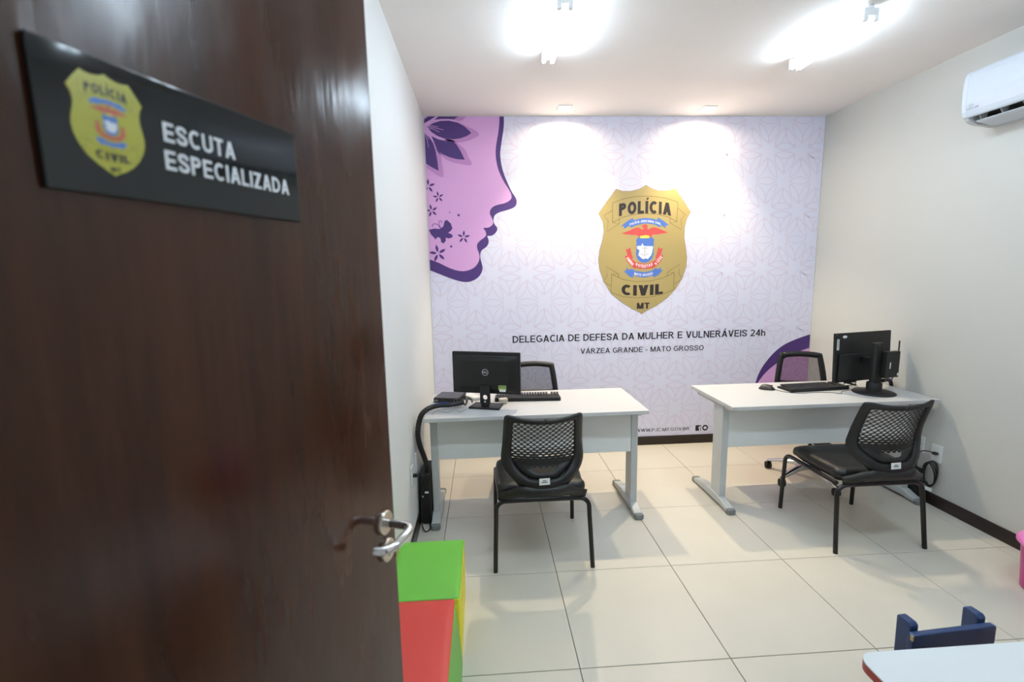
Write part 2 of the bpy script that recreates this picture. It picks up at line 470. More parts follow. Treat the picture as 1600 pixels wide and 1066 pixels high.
# varnished door wood: streaky gloss, brown grain
def make_door_wood(mt):
    nt = mt.node_tree
    for n in list(nt.nodes):
        nt.nodes.remove(n)
    N = nt.nodes.new; L = nt.links.new
    out = N('ShaderNodeOutputMaterial'); b = N('ShaderNodeBsdfPrincipled')
    L(b.outputs[0], out.inputs[0])
    tc = N('ShaderNodeTexCoord')
    mp = N('ShaderNodeMapping'); mp.inputs['Scale'].default_value = (5, 5, 0.6)
    L(tc.outputs['Object'], mp.inputs[0])
    n1 = N('ShaderNodeTexNoise'); n1.inputs['Scale'].default_value = 2.2; n1.inputs['Detail'].default_value = 7; n1.inputs['Roughness'].default_value = 0.65
    L(mp.outputs[0], n1.inputs['Vector'])
    cr = N('ShaderNodeValToRGB')
    cr.color_ramp.elements[0].position = 0.2; cr.color_ramp.elements[0].color = (*lin((30, 14, 8)), 1)
    cr.color_ramp.elements[1].position = 0.75; cr.color_ramp.elements[1].color = (*lin((72, 38, 20)), 1)
    L(n1.outputs[0], cr.inputs[0]); L(cr.outputs[0], b.inputs['Base Color'])
    # patchy varnish: some areas glossy, others worn
    mp2 = N('ShaderNodeMapping'); mp2.inputs['Scale'].default_value = (8, 8, 3.4)
    L(tc.outputs['Object'], mp2.inputs[0])
    n2 = N('ShaderNodeTexNoise'); n2.inputs['Scale'].default_value = 1.0; n2.inputs['Detail'].default_value = 2; n2.inputs['Roughness'].default_value = 0.6
    L(mp2.outputs[0], n2.inputs['Vector'])
    mr = N('ShaderNodeMapRange'); mr.inputs[1].default_value = 0.3; mr.inputs[2].default_value = 0.7; mr.inputs[3].default_value = 0.08; mr.inputs[4].default_value = 0.30
    L(n2.outputs[0], mr.inputs[0]); L(mr.outputs[0], b.inputs['Roughness'])
    b.inputs['Specular IOR Level'].default_value = 0.36
    mp3 = N('ShaderNodeMapping'); mp3.inputs['Scale'].default_value = (60, 60, 4)
    L(tc.outputs['Object'], mp3.inputs[0])
    n3 = N('ShaderNodeTexNoise'); n3.inputs['Scale'].default_value = 2.0; n3.inputs['Detail'].default_value = 4
    L(mp3.outputs[0], n3.inputs['Vector'])
    bp = N('ShaderNodeBump'); bp.inputs['Strength'].default_value = 0.05; bp.inputs['Distance'].default_value = 0.003
    L(n3.outputs[0], bp.inputs['Height'])
    n4 = N('ShaderNodeTexNoise'); n4.inputs['Scale'].default_value = 2.2; n4.inputs['Detail'].default_value = 2.5
    L(mp2.outputs[0], n4.inputs['Vector'])
    bp2 = N('ShaderNodeBump'); bp2.inputs['Strength'].default_value = 0.17; bp2.inputs['Distance'].default_value = 0.006
    L(n4.outputs[0], bp2.inputs['Height']); L(bp.outputs[0], bp2.inputs['Normal'])
    L(bp2.outputs[0], b.inputs['Normal'])
make_door_wood(M_DOOR)

# ------------------------------------------------------------------ the open door
E2 = Vector((0.264, 0.683)); DR = Vector((0.3263, 0.9451)).normalized(); NN = Vector((DR.y, -DR.x))
def dfr(u, z, d):
    """door frame: u along the leaf (0 at the free edge), z up, d out of the visible face"""
    q = E2 + DR * u + NN * d
    return (q.x, q.y, z)
DL = 0.795
door = MB().prism([(-DL, 0.008), (0, 0.008), (0, 2.105), (-DL, 2.105)], 0, -0.035, dfr).build('door_1', M_DOOR, bevel=0.002)
struct(door)
def disc_on_door(mb, u, z, prof, seg=28):
    rows = []
    for r, d in prof:
        rows.append([dfr(u + r * math.cos(2 * PI * k / seg), z + r * math.sin(2 * PI * k / seg), d) for k in range(seg + 1)])
    mb.grid(rows)
    mb.add(rows[-1][:-1], [tuple(range(seg))])
    return mb
M_STEEL = mat('polished_steel', (205, 203, 200), 0.14, metal=1.0, var=0.02)
M_STEELB = mat('brushed_steel', (190, 182, 170), 0.28, metal=1.0, var=0.03)
hd = disc_on_door(MB(), -0.041, 1.131, [(0.0235, 0.0), (0.0235, 0.006), (0.022, 0.008)]).build('rosette', M_STEELB, door)
tag(hd, 'round brushed steel rosette')
lv = [dfr(-0.041, 1.131, d) for d in (0.006, 0.02, 0.036, 0.046)]
cur = [dfr(-0.041 - 0.018 * (1 - math.cos(a)), 1.131 - 0.002 * a, 0.046 + 0.016 * math.sin(a)) for a in [PI / 2 * k / 7 for k in range(1, 8)]]
cur += [dfr(u, z, d) for u, z, d in ((-0.080, 1.128, 0.062), (-0.100, 1.127, 0.060), (-0.116, 1.127, 0.054), (-0.125, 1.127, 0.044), (-0.128, 1.127, 0.032))]
lever = MB().tube(lv + cur, 0.0085, 14).build('lever', M_STEEL, door)
tag(lever, 'polished steel lever handle')
disc_on_door(MB(), -0.0385, 1.072, [(0.023, 0.0), (0.023, 0.006), (0.0215, 0.008)]).build('keyhole_rosette', M_STEELB, door)
kh = [(0.004 * math.cos(a), 0.003 + 0.004 * math.sin(a)) for a in [PI * k / 8 for k in range(-1, 10)]] + [(-0.003, -0.011), (0.003, -0.011)]
MB().prism([(-0.0385 + a, 1.072 + b) for a, b in kh], 0.0079, 0.0084, dfr).build('keyhole', M_BLACKM, door)

# frame of the doorway
jm = MB().bb(DO_R - 0.03, DO_R, Y0 - 0.16, Y0 + 0.01, 0, DO_T).bb(-0.02, 0.0, Y0 - 0.16, Y0 - 0.04, 0, DO_T).bb(0.0, DO_R - 0.03, Y0 - 0.16, Y0 - 0.0, DO_T - 0.012, DO_T)
struct(jm.build('trim_1', M_BASEB))

# ------------------------------------------------------------------ flat prints
def flat(name, V2, F, d, material, fr, parent):
    mb = MB().add([fr(p[0], p[1], d + (p[2] * 1.5e-5 if len(p) > 2 else 0)) for p in V2], F)
    return mb.build(name, material, parent)
def poly(name, pts, d, material, fr, parent):
    pts = [(p[0], p[1]) for p in pts]
    return flat(name, pts, [tuple(range(len(pts)))], d, material, fr, parent)
def lines(name, paths, w, d, material, fr, parent):
    mb = MB()
    for p in paths:
        V, F = ribbon(p, w)
        mb.add([fr(a, b, d) for a, b in V], F)
    return mb.build(name, material, parent)

PRINT = dict(var=0.02, nscale=40)
def crest(parent, fr, x0, z0, k, kv, gold, tones, dz, fine=True):
    """the police shield: design units are 635 wide, 892 high"""
    def T_(p): return (x0 + (p[0] - 473) * k, z0 - (p[1] - 534) * kv)
    def TE(p): return T_((266.6 + 0.4585 * p[0], 266.6 + 0.4585 * p[1]))
    g_out = [(477, 88), (510, 108), (560, 125), (620, 128), (680, 113), (735, 190), (790, 272), (765, 320), (752, 380), (752, 450), (765, 520), (775, 590), (772, 650), (750, 720), (705, 800), (640, 870), (570, 920), (510, 950), (480, 965), (465, 980), (450, 965), (400, 940), (330, 895), (250, 830), (195, 740), (165, 660), (157, 590), (165, 520), (185, 450), (193, 390), (185, 330), (155, 275), (215, 190), (275, 113), (320, 127), (370, 128), (420, 118), (450, 105)]
    root = poly('crest', [T_(p) for p in g_out], dz, gold, fr, parent)
    w = 2.6 * k
    lines('shield_outline', [[T_(p) for p in g_out + g_out[:1]]], 1.6 * k, dz * 1.2, tones['line'], fr, root)
    top = [[(250, 205), (330, 177), (420, 163), (520, 163), (620, 178), (700, 205)], [(252, 337), (320, 302), (400, 284), (480, 278), (560, 285), (640, 305), (695, 337)], [(250, 205), (252, 337)], [(700, 205), (695, 337)],
           [(250, 255), (193, 290), (222, 325), (217, 398), (298, 345), (252, 337)], [(700, 245), (755, 290), (725, 325), (732, 393), (650, 345), (695, 337)], [(298, 345), (300, 312)], [(650, 345), (648, 312)]]
    bot = [[(250, 692), (330, 730), (420, 747), (520, 745), (610, 725), (688, 690)], [(247, 820), (330, 850), (420, 860), (520, 858), (610, 840), (688, 808)], [(250, 692), (247, 820)], [(688, 690), (688, 808)],
           [(250, 692), (297, 690), (213, 638), (218, 705), (190, 740), (245, 775)], [(688, 690), (640, 685), (727, 630), (722, 695), (745, 735), (690, 770)], [(297, 690), (298, 715)], [(640, 685), (638, 712)]]
    lines('ribbon_outline', [[T_(p) for p in q] for q in top], w, dz * 1.3, tones['line'], fr, root)
    lines('ribbon_outline', [[T_(p) for p in q] for q in bot], w, dz * 1.3, tones['line'], fr, root)
    def arch(c, amt):
        return lambda a, b: T_((a, -b - amt * (1 - ((a - c) / 180) ** 2)))
    V, F = fit_text('POLÍCIA', 295, 655, -296, 84, 0.26, arch(473, 18)); flat('lettering', V, F, dz * 1.6, tones['ink'], fr, root)
    V, F = fit_text('CIVIL', 320, 612, -832, 74, 0.27, arch(466, -14)); flat('lettering', V, F, dz * 1.6, tones['ink'], fr, root)
    V, F = fit_text('MT', 430, 520, -940, 43, 0.23, lambda a, b: T_((a, -b))); flat('lettering', V, F, dz * 1.6, tones['ink'], fr, root)
    B, R_, Wt, Ye = tones['blue'], tones['red'], tones['white'], tones['yellow']
    sh = lambda name, pts, mt, dd: poly(name, [TE(p) for p in pts], dz * dd, mt, fr, root)
    sh('ribbon', [(285, 125), (370, 100), (460, 92), (560, 100), (640, 125), (700, 195), (685, 232), (600, 190), (460, 172), (330, 195), (240, 235), (215, 190)], B, 1.6)
    sh('ribbon_tail', [(270, 88), (180, 140), (95, 210), (140, 208), (140, 252), (220, 205), (215, 190), (290, 130)], B, 1.5)
    sh('ribbon_tail', [(650, 85), (740, 140), (820, 203), (770, 205), (775, 248), (700, 205), (700, 190), (640, 125)], B, 1.5)
    sh('eagle', [(105, 315), (200, 285), (290, 245), (340, 232), (380, 240), (415, 265), (435, 262), (425, 225), (400, 218), (425, 195), (455, 183), (485, 190), (497, 215), (492, 255), (515, 262), (545, 240), (590, 230), (650, 245), (720, 275), (810, 313), (720, 328), (640, 338), (570, 342), (555, 375), (525, 385), (520, 355), (385, 355), (380, 375), (352, 360), (345, 345), (260, 340), (170, 330)], R_, 2.0)
    sh('small_shield', [(325, 415), (365, 375), (390, 392), (460, 398), (530, 392), (560, 378), (602, 412), (595, 440), (595, 640), (575, 700), (530, 745), (462, 762), (395, 748), (350, 705), (330, 640), (332, 440)], B, 1.8)
    sh('perch', [(388, 360), (460, 348), (525, 355), (525, 390), (388, 390)], Ye, 2.3)
    sh('map', [(340, 508), (410, 505), (412, 485), (422, 465), (432, 490), (450, 510), (585, 515), (575, 600), (560, 650), (525, 690), (510, 708), (480, 695), (440, 708), (410, 690), (385, 665), (365, 645), (380, 570), (345, 550)], Wt, 2.2)
    L_ = [(175, 545), (210, 555), (240, 525), (255, 600), (285, 690), (265, 702), (200, 655)]
    sh('ribbon_tail', L_, R_, 1.5)
    sh('ribbon_tail', [(907 - a, b) for a, b in L_], R_, 1.5)
    L_ = [(160, 655), (195, 650), (265, 702), (335, 760), (345, 800), (330, 855), (250, 805), (190, 730)]
    sh('ribbon', L_, R_, 1.7)
    sh('ribbon', [(907 - a, b) for a, b in L_], R_, 1.7)
    sh('ribbon', [(330, 745), (400, 770), (462, 778), (530, 770), (580, 745), (595, 800), (565, 845), (462, 858), (360, 848), (340, 815)], R_, 2.0)
    sh('ribbon', [(265, 850), (330, 885), (460, 905), (570, 888), (635, 845), (620, 900), (590, 960), (460, 990), (330, 965), (300, 925)], B, 1.7)
    sh('ribbon_tail', [(175, 830), (230, 865), (265, 850), (305, 930), (285, 995), (215, 950), (140, 875), (190, 878)], B, 1.6)
    sh('ribbon_tail', [(715, 830), (670, 865), (635, 845), (590, 930), (605, 990), (680, 950), (750, 870), (705, 875)], B, 1.6)
    if fine:
        lines('scales', [[TE(p) for p in q] for q in ([(460, 530), (460, 640)], [(415, 548), (460, 535), (505, 548)], [(400, 632), (440, 632)], [(478, 632), (518, 632)], [(438, 652), (482, 652)])], 2.5 * k, dz * 2.6, tones['line'], fr, root)
        def bend(c, amt, half):
            return lambda a, b: TE((a, -b - amt * (1 - ((a - c) / half) ** 2)))
        V, F = fit_text('POLÍCIA JUDICIÁRIA CIVIL', 228, 697, -205, 33, 0.19, bend(462, 50, 235)); flat('lettering', V, F, dz * 2.2, Wt, fr, root)
        V, F = fit_text('POTESTAS', 330, 582, -805, 46, 0.19, bend(456, -32, 126)); flat('lettering', V, F, dz * 2.6, Wt, fr, root)
        V, F = fit_text('MATO GROSSO', 308, 590, -940, 38, 0.19, bend(450, -26, 140)); flat('lettering', V, F, dz * 2.4, Wt, fr, root)
        def slant(p0, p1):
            p0, p1 = Vector(p0), Vector(p1); t = (p1 - p0); n_ = t.length; t.normalize(); q = Vector((t.y, -t.x))
            return n_, (lambda a, b: TE(p0 + t * a + q * b))
        n_, f_ = slant((178, 690), (270, 808)); V, F = fit_text('OMNIS', 0, n_, 0, 42, 0.19, f_); flat('lettering', V, F, dz * 2.4, Wt, fr, root)
        n_, f_ = slant((640, 802), (735, 680)); V, F = fit_text('A LEGE', 0, n_, 0, 42, 0.19, f_); flat('lettering', V, F, dz * 2.4, Wt, fr, root)
    return root

# ------------------------------------------------------------------ door sign
M_SIGN = mat('black_acrylic', (24, 26, 27), 0.06, var=0.02, spec=0.4)
M_SIGNW = mat('sign_white', (222, 226, 230), 0.3, **PRINT)
SG = 0.006
sign = empty('door_sign', dfr(-0.365, 1.688, 0))
def sfr(u, z, d):
    p = Vector(dfr(u, z, d)) - Vector(dfr(-0.365, 1.688, 0))
    return p
MB().prism([(-0.5185, 1.688), (-0.2145, 1.688), (-0.2145, 1.809), (-0.5185, 1.809)], 0.0004, SG, sfr).build('plate', M_SIGN, sign, bevel=0.0008)
sgn_tones = dict(line=mat('sign_line', (96, 96, 44), 0.3, **PRINT), ink=mat('sign_ink', (40, 42, 20), 0.3, **PRINT), blue=mat('sign_blue', (74, 118, 190), 0.3, **PRINT), red=mat('sign_red', (186, 92, 66), 0.3, **PRINT), white=M_SIGNW, yellow=mat('sign_yellow', (210, 196, 70), 0.3, **PRINT))
kx = 0.0645 / 635; kz = 0.0900 / 892
def sfr2(u, z, d): return sfr(u, z, d + SG)
crest(sign, sfr2, -0.462, 1.7512, kx, kz, mat('sign_gold', (172, 170, 62), 0.25, **PRINT), sgn_tones, 0.0002, fine=False)
V, F = fit_text('ESCUTA', -0.4105, -0.3215, 1.751, 0.0192, 0.19); flat('lettering', V, F, 0.0003, M_SIGNW, sfr2, sign)
V, F = fit_text('ESPECIALIZADA', -0.4118, -0.2346, 1.7228, 0.0195, 0.19); flat('lettering', V, F, 0.0003, M_SIGNW, sfr2, sign)
tag(sign, 'glossy black sign with yellow police crest and white lettering on the brown door', 'sign')

# ------------------------------------------------------------------ wall mural
def wfr(x, z, d): return (x, D - d, z)
mural = empty('wall_mural', (0, 0, 0))
tag(mural, 'lavender printed mural with woman profile and gold police crest covering the back wall', 'mural')
M_BG = mat('mural_lavender', (228, 227, 246), 0.6, var=0.012, nscale=2)
M_PAT = mat('mural_pattern_pink', (224, 214, 233), 0.6, **PRINT)
M_PINK = mat('mural_pink', (222, 168, 220), 0.55, **PRINT)
M_SHADE = mat('mural_mauve', (196, 138, 198), 0.55, **PRINT)
M_PURPLE = mat('mural_purple', (74, 44, 116), 0.5, **PRINT)
M_TEXT = mat('mural_black', (24, 22, 28), 0.5, **PRINT)
MX0, MX1, MZ0, MZ1 = 0.008, W - 0.004, bbh + 0.001, H - 0.004
MB().bb(MX0, MX1, D - 0.003, D - 0.0002, MZ0, MZ1).build('background', M_BG, mural)
def petal_pattern():
    mb = MB(); cnt = [0]
    a = 0.302; rh = 0.2525
    def lens(cx, cz, ang, L_, wd):
        pts = []
        for sgn in (1, -1):
            for k in range(9):
                t = -1 + 2 * k / 8
                pts.append((t * sgn * L_ / 2, sgn * wd / 2 * (1 - t * t)))
        ca, sa = math.cos(ang), math.sin(ang)
        P = [(cx + p * ca - q * sa, cz + p * sa + q * ca) for p, q in pts]
        for half in (P[:9], P[9:]):
            V, F = ribbon(half, 0.0085)
            cnt[0] += 1
            for f in F:
                if all(MX0 < V[i].x < MX1 and MZ0 < V[i].y < MZ1 for i in f):
                    mb.add([wfr(V[i].x, V[i].y, 0.00315 + 0.00002 * (cnt[0] * 7 % 23)) for i in f], [(0, 1, 2, 3)])
    for r in range(-1, 14):
        for c in range(-2, 14):
            nx = 0.086 + c * a + (r % 2) * a / 2; nz = 2.62 - 0.004 - (r - 1) * rh
            for ang in (0, PI / 3, 2 * PI / 3):
                mx_, mz_ = nx + math.cos(ang) * a / 2, nz + math.sin(ang) * rh * 1.0 * (0.5 / 0.866 * 2 * 0.866 / 1.0) / 1.0 if ang else nz
                if ang:
                    mz_ = nz + rh / 2
                if ang == 0 and r % 2 == 0:
                    lens(mx_, mz_, 0, a * 0.62, 0.062)
                else:
                    for s_ in (1, -1):
                        off = 0.036 * s_
                        lens(mx_ - math.sin(ang) * off, mz_ + math.cos(ang) * off, ang, a * 0.64, 0.058)
    return mb
petal_pattern().build('petal_pattern', M_PAT, mural)['kind'] = 'stuff'
cl = lambda pts: [(min(max(p[0], MX0), MX1), min(max(p[1], MZ0), MZ1)) for p in pts]
fo = cl(smooth_path(FACE_OUT, 4)); fi = cl(smooth_path(FACE_IN, 4))
poly('face_outline', fo + [(MX0, 1.645), (MX0, MZ1)], 0.0038, M_PURPLE, wfr, mural)
poly('face', fi + [(MX0, 1.737), (MX0, MZ1)], 0.0042, M_PINK, wfr, mural)
for p in PETAL_SHADES: poly('petal_shade', cl(smooth_path(p, 3, True)), 0.0046, M_SHADE, wfr, mural)
for p in PETALS: poly('petal', cl(p), 0.0050, M_PURPLE, wfr, mural)
lines('stamens', STAMENS, 0.004, 0.0054, M_PINK, wfr, mural)
def small_flower(x, z, r, rot):
    V = []; F = []
    for q in range(5):
        a = math.radians(rot + 90 + 72 * q)
        pts = []
        for t, w in ((0.12, 0), (0.35, 0.13), (0.6, 0.17), (0.82, 0.10), (1.0, 0), (0.82, -0.10), (0.6, -0.17), (0.35, -0.13)):
            pts.append((x + r * (t * math.cos(a) - w * math.sin(a)), z + r * (t * math.sin(a) + w * math.cos(a))))
        pts = [(max(p[0], MX0), p[1]) for p in pts]
        if max(p[0] for p in pts) - min(p[0] for p in pts) > 0.003:
            F.append(tuple(range(len(V), len(V) + 8))); V += pts
    flat('small_flower', V, F, 0.0046, M_PURPLE, wfr, mural)
for f in FLOWERS: small_flower(*f)
for x, z, r in DOTS: poly('dot', [(x + r * math.cos(2 * PI * k / 14), z + r * math.sin(2 * PI * k / 14)) for k in range(14)], 0.0046, M_PURPLE, wfr, mural)
bf = poly('butterfly', BUTTERFLY, 0.0046, M_PURPLE, wfr, mural)
lines('antenna', [smooth_path(p, 4) for p in ANTENNAE], 0.005, 0.0047, M_PURPLE, wfr, bf)
ao = cl([(2.90, MZ0), (2.905, 0.25), (2.925, 0.42)] + ARC_OUT); ai = cl(ARC_IN + [(2.945, 0.45), (2.93, 0.25), (2.925, MZ0)])
poly('corner_arc', [(p[0], p[1]) for p in smooth_path(ao, 3)] + [(MX1, MZ0)], 0.0038, M_PURPLE, wfr, mural)
poly('corner_field', [(p[0], p[1]) for p in smooth_path(ai, 3)] + [(MX1, MZ0)], 0.0042, M_PINK, wfr, mural)
small_flower(3.20, 0.53, 0.055, 10)
crest_tones = dict(line=mat('crest_line', (92, 76, 40), 0.5, **PRINT), ink=mat('crest_ink', (46, 36, 36), 0.5, **PRINT), blue=mat('crest_blue', (78, 116, 196), 0.5, **PRINT), red=mat('crest_red', (206, 74, 72), 0.5, **PRINT), white=mat('crest_white', (236, 236, 240), 0.5, **PRINT), yellow=mat('crest_yellow', (240, 222, 90), 0.5, **PRINT))
def wfr2(x, z, d): return wfr(x, z, d + 0.0036)
crest(mural, wfr2, 1.877, 1.779, 0.815 / 635, 1.117 / 892, mat('crest_gold', (176, 155, 98), 0.45, var=0.03, nscale=4), crest_tones, 0.0005)
for s_, x0, x1, b0, cap, bold in (('DELEGACIA DE DEFESA DA MULHER E VULNERÁVEIS 24h', 0.706, 3.023, 0.995, 0.062, 0.165), ('VÁRZEA GRANDE - MATO GROSSO', 1.315, 2.449, 0.879, 0.047, 0.15), ('WWW.PJC.MT.GOV.BR', 1.835, 2.344, 0.126, 0.030, 0.13)):
    for V, F in fit_words(s_, x0, x1, b0, cap, bold): flat('lettering', V, F, 0.0042, M_TEXT, wfr, mural)
ic = poly('icon_square', [(2.400, 0.116), (2.454, 0.116), (2.454, 0.170), (2.400, 0.170)], 0.0042, M_TEXT, wfr, mural)
V, F = fit_text('f', 2.428, 2.450, 0.116, 0.046, 0.24); flat('letter', V, F, 0.0046, M_BG, wfr, ic)
ic = poly('icon_round', [(2.493 + 0.028 * math.cos(2 * PI * k / 24), 0.143 + 0.028 * math.sin(2 * PI * k / 24)) for k in range(24)], 0.0042, M_TEXT, wfr, mural)
poly('icon_lens', [(2.493 + 0.015 * math.cos(2 * PI * k / 16), 0.143 + 0.013 * math.sin(2 * PI * k / 16)) for k in range(16)], 0.0046, M_BG, wfr, ic)

# ------------------------------------------------------------------ ceiling lights
M_TUBE = emis('fluorescent_glow', TUBE_COL, TUBE_POWER)
M_DOWN = emis('warm_led_glow', (1.0, 0.86, 0.66), 14.0)
def tube_light(x, y, rz, label, L_=0.29, group='fluorescent tube lights on the ceiling'):
    """two tubes on a slim batten; runs along local y, half length L_"""
    r = empty('tube_light', (x, y, H), rz)
    tag(r, label, 'light', group)
    MB().bb(-0.018, 0.018, -L_ + 0.02, L_ - 0.02, -0.022, -0.0005).build('batten', M_WHITEP, r, bevel=0.003)
    for s in (-1, 1):
        h = MB()
        h.bb(-0.038, 0.038, s * L_ - 0.011, s * L_ + 0.011, -0.05, -0.012)
        for q in (-0.026, 0.026):
            h.bb(q - 0.011, q + 0.011, s * L_ - 0.011, s * L_ + 0.011, -0.075, -0.045)
        h.bb(-0.014, 0.014, s * (L_ - 0.006) - 0.014, s * (L_ - 0.006) + 0.014, -0.014, -0.0005)
        h.build('lamp_holder', M_WHITEP, r, bevel=0.004)
    for q in (-0.026, 0.026):
        MB().lathe([(0.0128, -L_ + 0.012), (0.0128, L_ - 0.012)], (q, 0, -0.060), 12, 'y').build('tube', M_TUBE, r)
    return r
tube_light(0.876, 2.447, 0, 'twin fluorescent tube light on the ceiling above the left desk')
tube_light(2.434, 2.517, 0, 'twin fluorescent tube light on the ceiling nearest the air conditioner')
tube_light(0.876, 0.98, PI / 2, 'twin fluorescent tube light above the doorway end of the room', 0.59)
tube_light(2.434, 0.98, PI / 2, 'twin fluorescent tube light above the low white play table', 0.59)
def downlight(x, y, label):
    r = empty('downlight', (x, y, H))
    tag(r, label, 'light', 'square recessed downlights by the mural')
    s, t = 0.058, 0.044
    f = MB()
    f.bb(-s, s, -s, -t, -0.006, -0.0005).bb(-s, s, t, s, -0.006, -0.0005).bb(-s, -t, -t, t, -0.006, -0.0005).bb(t, s, -t, t, -0.006, -0.0005)
    f.build('frame', M_WHITEP, r, bevel=0.0015)
    MB().bb(-t, t, -t, t, -0.003, -0.0008).build('diffuser', M_DOWN, r)
    ld = bpy.data.lights.new('downlight_lamp', 'AREA')
    ld.shape = 'SQUARE'; ld.size = 0.06; ld.energy = DOWNLIGHT_W; ld.color = WARM_COL; ld.spread = math.radians(160)
    lo = bpy.data.objects.new('downlight_lamp', ld); C.objects.link(lo); lo.parent = r; lo.location = (0, 0, -0.008)
    sd = bpy.data.lights.new('downlight_beam', 'SPOT')
    sd.energy = DOWNBEAM_W; sd.color = WARM_COL; sd.spot_size = math.radians(90); sd.spot_blend = 0.7; sd.shadow_soft_size = 0.014
    so_ = bpy.data.objects.new('downlight_beam', sd); C.objects.link(so_); so_.parent = r; so_.location = (0, 0, -0.012)
    return r
downlight(1.141, 3.705, 'lit square downlight in the ceiling nearer the woman profile')
downlight(2.313, 3.716, 'lit square downlight in the ceiling farther from the woman profile')

# ------------------------------------------------------------------ air conditioner
M_ACW = mat('ac_white_plastic', (204, 211, 220), 0.22, var=0.01)
def air_conditioner():
    y0, y1 = 1.70, 2.505
    r = empty('air_conditioner', (W, (y0 + y1) / 2, 2.40))
    tag(r, 'white split air conditioner high on the right wall', 'air conditioner')
    oy, oz = (y0 + y1) / 2, 2.40
    fr = lambda p, z, y: (-p, y - oy, z - oz)
    top = [(0.0005, 2.70), (0.165, 2.70), (0.185, 2.694), (0.197, 2.680), (0.204, 2.655), (0.2075, 2.61), (0.2085, 2.56), (0.206, 2.51), (0.200, 2.475), (0.192, 2.452), (0.186, 2.444)]
    notch = [(0.165, 2.446), (0.125, 2.475), (0.092, 2.455), (0.086, 2.412)]
    low = [(0.03, 2.398), (0.0005, 2.396)]
    body = MB().prism(top + notch + low, y0 + 0.03, y1 - 0.03, fr).build('body', M_ACW, r)
    capp = top + [(0.165, 2.424), (0.12, 2.405)] + low
    M_ACG = mat('ac_grey_plastic', (196, 198, 198), 0.4)
    MB().prism([p for p in top] + [(0.165, 2.44), (0.0005, 2.44)], y1 - 0.03, y1, fr).build('end_cap', M_ACW, r, bevel=0.006, bseg=3)
    MB().prism([p for p in top] + [(0.165, 2.44), (0.0005, 2.44)], y0, y0 + 0.03, fr).build('end_cap', M_ACW, r, bevel=0.006, bseg=3)
    for a, b in ((y1 - 0.03, y1 - 0.004), (y0 + 0.004, y0 + 0.03)):
        MB().prism([(0.186, 2.442), (0.175, 2.428), (0.15, 2.415), (0.12, 2.406), (0.086, 2.404), (0.03, 2.396), (0.0005, 2.396), (0.0005, 2.442)], a, b, fr).build('lower_corner', M_ACG, r, bevel=0.002)
    MB().prism([(0.166, 2.447), (0.126, 2.474), (0.093, 2.454), (0.087, 2.413), (0.0865, 2.413), (0.0925, 2.456), (0.126, 2.4755), (0.1665, 2.4475)], y0 + 0.031, y1 - 0.031, fr).build('outlet_lining', M_BLACKM, r)
    MB().prism([(0.150, 2.419), (0.125, 2.4115), (0.098, 2.4085), (0.098, 2.4125), (0.123, 2.4155), (0.148, 2.4235)], y0 + 0.034, y1 - 0.045, fr).build('louver', M_ACW, r)
    for q in range(7):
        yy = y1 - 0.07 - q * 0.11
        MB().prism([(0.160, 2.446), (0.128, 2.468), (0.112, 2.462), (0.118, 2.418), (0.145, 2.424)], yy - 0.002, yy + 0.002, fr).build('vane', M_ACG, r)
    lf = lambda a, b, d: fr(0.2035 + d, b, a)
    V, F = fit_text('CACE AIR', -2.468, -2.402, 2.482, 0.008, 0.17)
    flat('lettering', V, F, 0.0035, mat('ac_print', (90, 92, 98), 0.4), lambda a, b, d: fr(0.2025 + d, b, -a), r)
    lines('logo', [[(-2.447 + 0.008 * math.cos(t), 2.502 + 0.007 * math.sin(t)) for t in [0.5 + 5.2 * k / 14 for k in range(15)]], [(-2.440, 2.502), (-2.428, 2.501)]], 0.0016, 0.004, MATS['ac_print'], lambda a, b, d: fr(0.2035 + d, b, -a), r)
    return r
air_conditioner()

# ------------------------------------------------------------------ desks
def desk(label):
    r = empty('office_desk', (0, 0, 0))
    tag(r, label, 'desk', 'white office desks')
    MB().bb(0, 1.40, 0, 0.60, 0.715, 0.74).build('desktop', M_DESKTOP, r, bevel=0.0025)
    MB().bb(0.062, 1.334, 0.150, 0.168, 0.417, 0.7145).build('modesty_panel', M_PANEL, r, bevel=0.001)
    for x0 in (0.016, 1.335):
        lg = empty('leg_frame', (x0, 0, 0)); lg.parent = r
        MB().bb(0, 0.045, 0.145, 0.20, 0.05, 0.713).build('leg', M_DESKMETAL, lg, bevel=0.004)
        MB().bb(0.008, 0.037, 0.19, 0.285, 0.05, 0.713).build('leg_panel', M_DESKMETAL, lg, bevel=0.004)
        MB().bb(0.006, 0.039, 0.06, 0.54, 0.689, 0.7145).build('top_bracket', M_DESKMETAL, lg, bevel=0.003)
        prof = [(0.045, 0.010), (0.045, 0.034), (0.075, 0.042), (0.13, 0.062), (0.19, 0.070), (0.36, 0.068), (0.44, 0.056), (0.51, 0.040), (0.525, 0.032), (0.525, 0.010), (0.44, 0.014), (0.13, 0.018)]
        MB().prism(prof, -0.006, 0.051, lambda a, b, d: (d, a, b)).build('foot_bar', M_DESKMETAL, lg, bevel=0.006, bseg=3)
        for a, b in ((0.012, 0.05), (0.52, 0.558)):
            MB().prism(round_rect(-0.008, 0.053, a, b, 0.016, 4), 0.0, 0.034).build('end_cap', M_FOOTCAP, lg, bevel=0.007, bseg=3)
    return r
d1 = desk('white office desk against the left wall with the round-badge monitor')
d2 = copy_tree(d1)
d2['label'] = 'white office desk by the right wall under the air conditioner'
d1.location = (0.0768, 2.5705, 0); d1.rotation_euler = (0, 0, 0.0063)
d2.location = (2.0151, 2.5806, 0); d2.rotation_euler = (0, 0, 0.0037)
DT = 0.7402

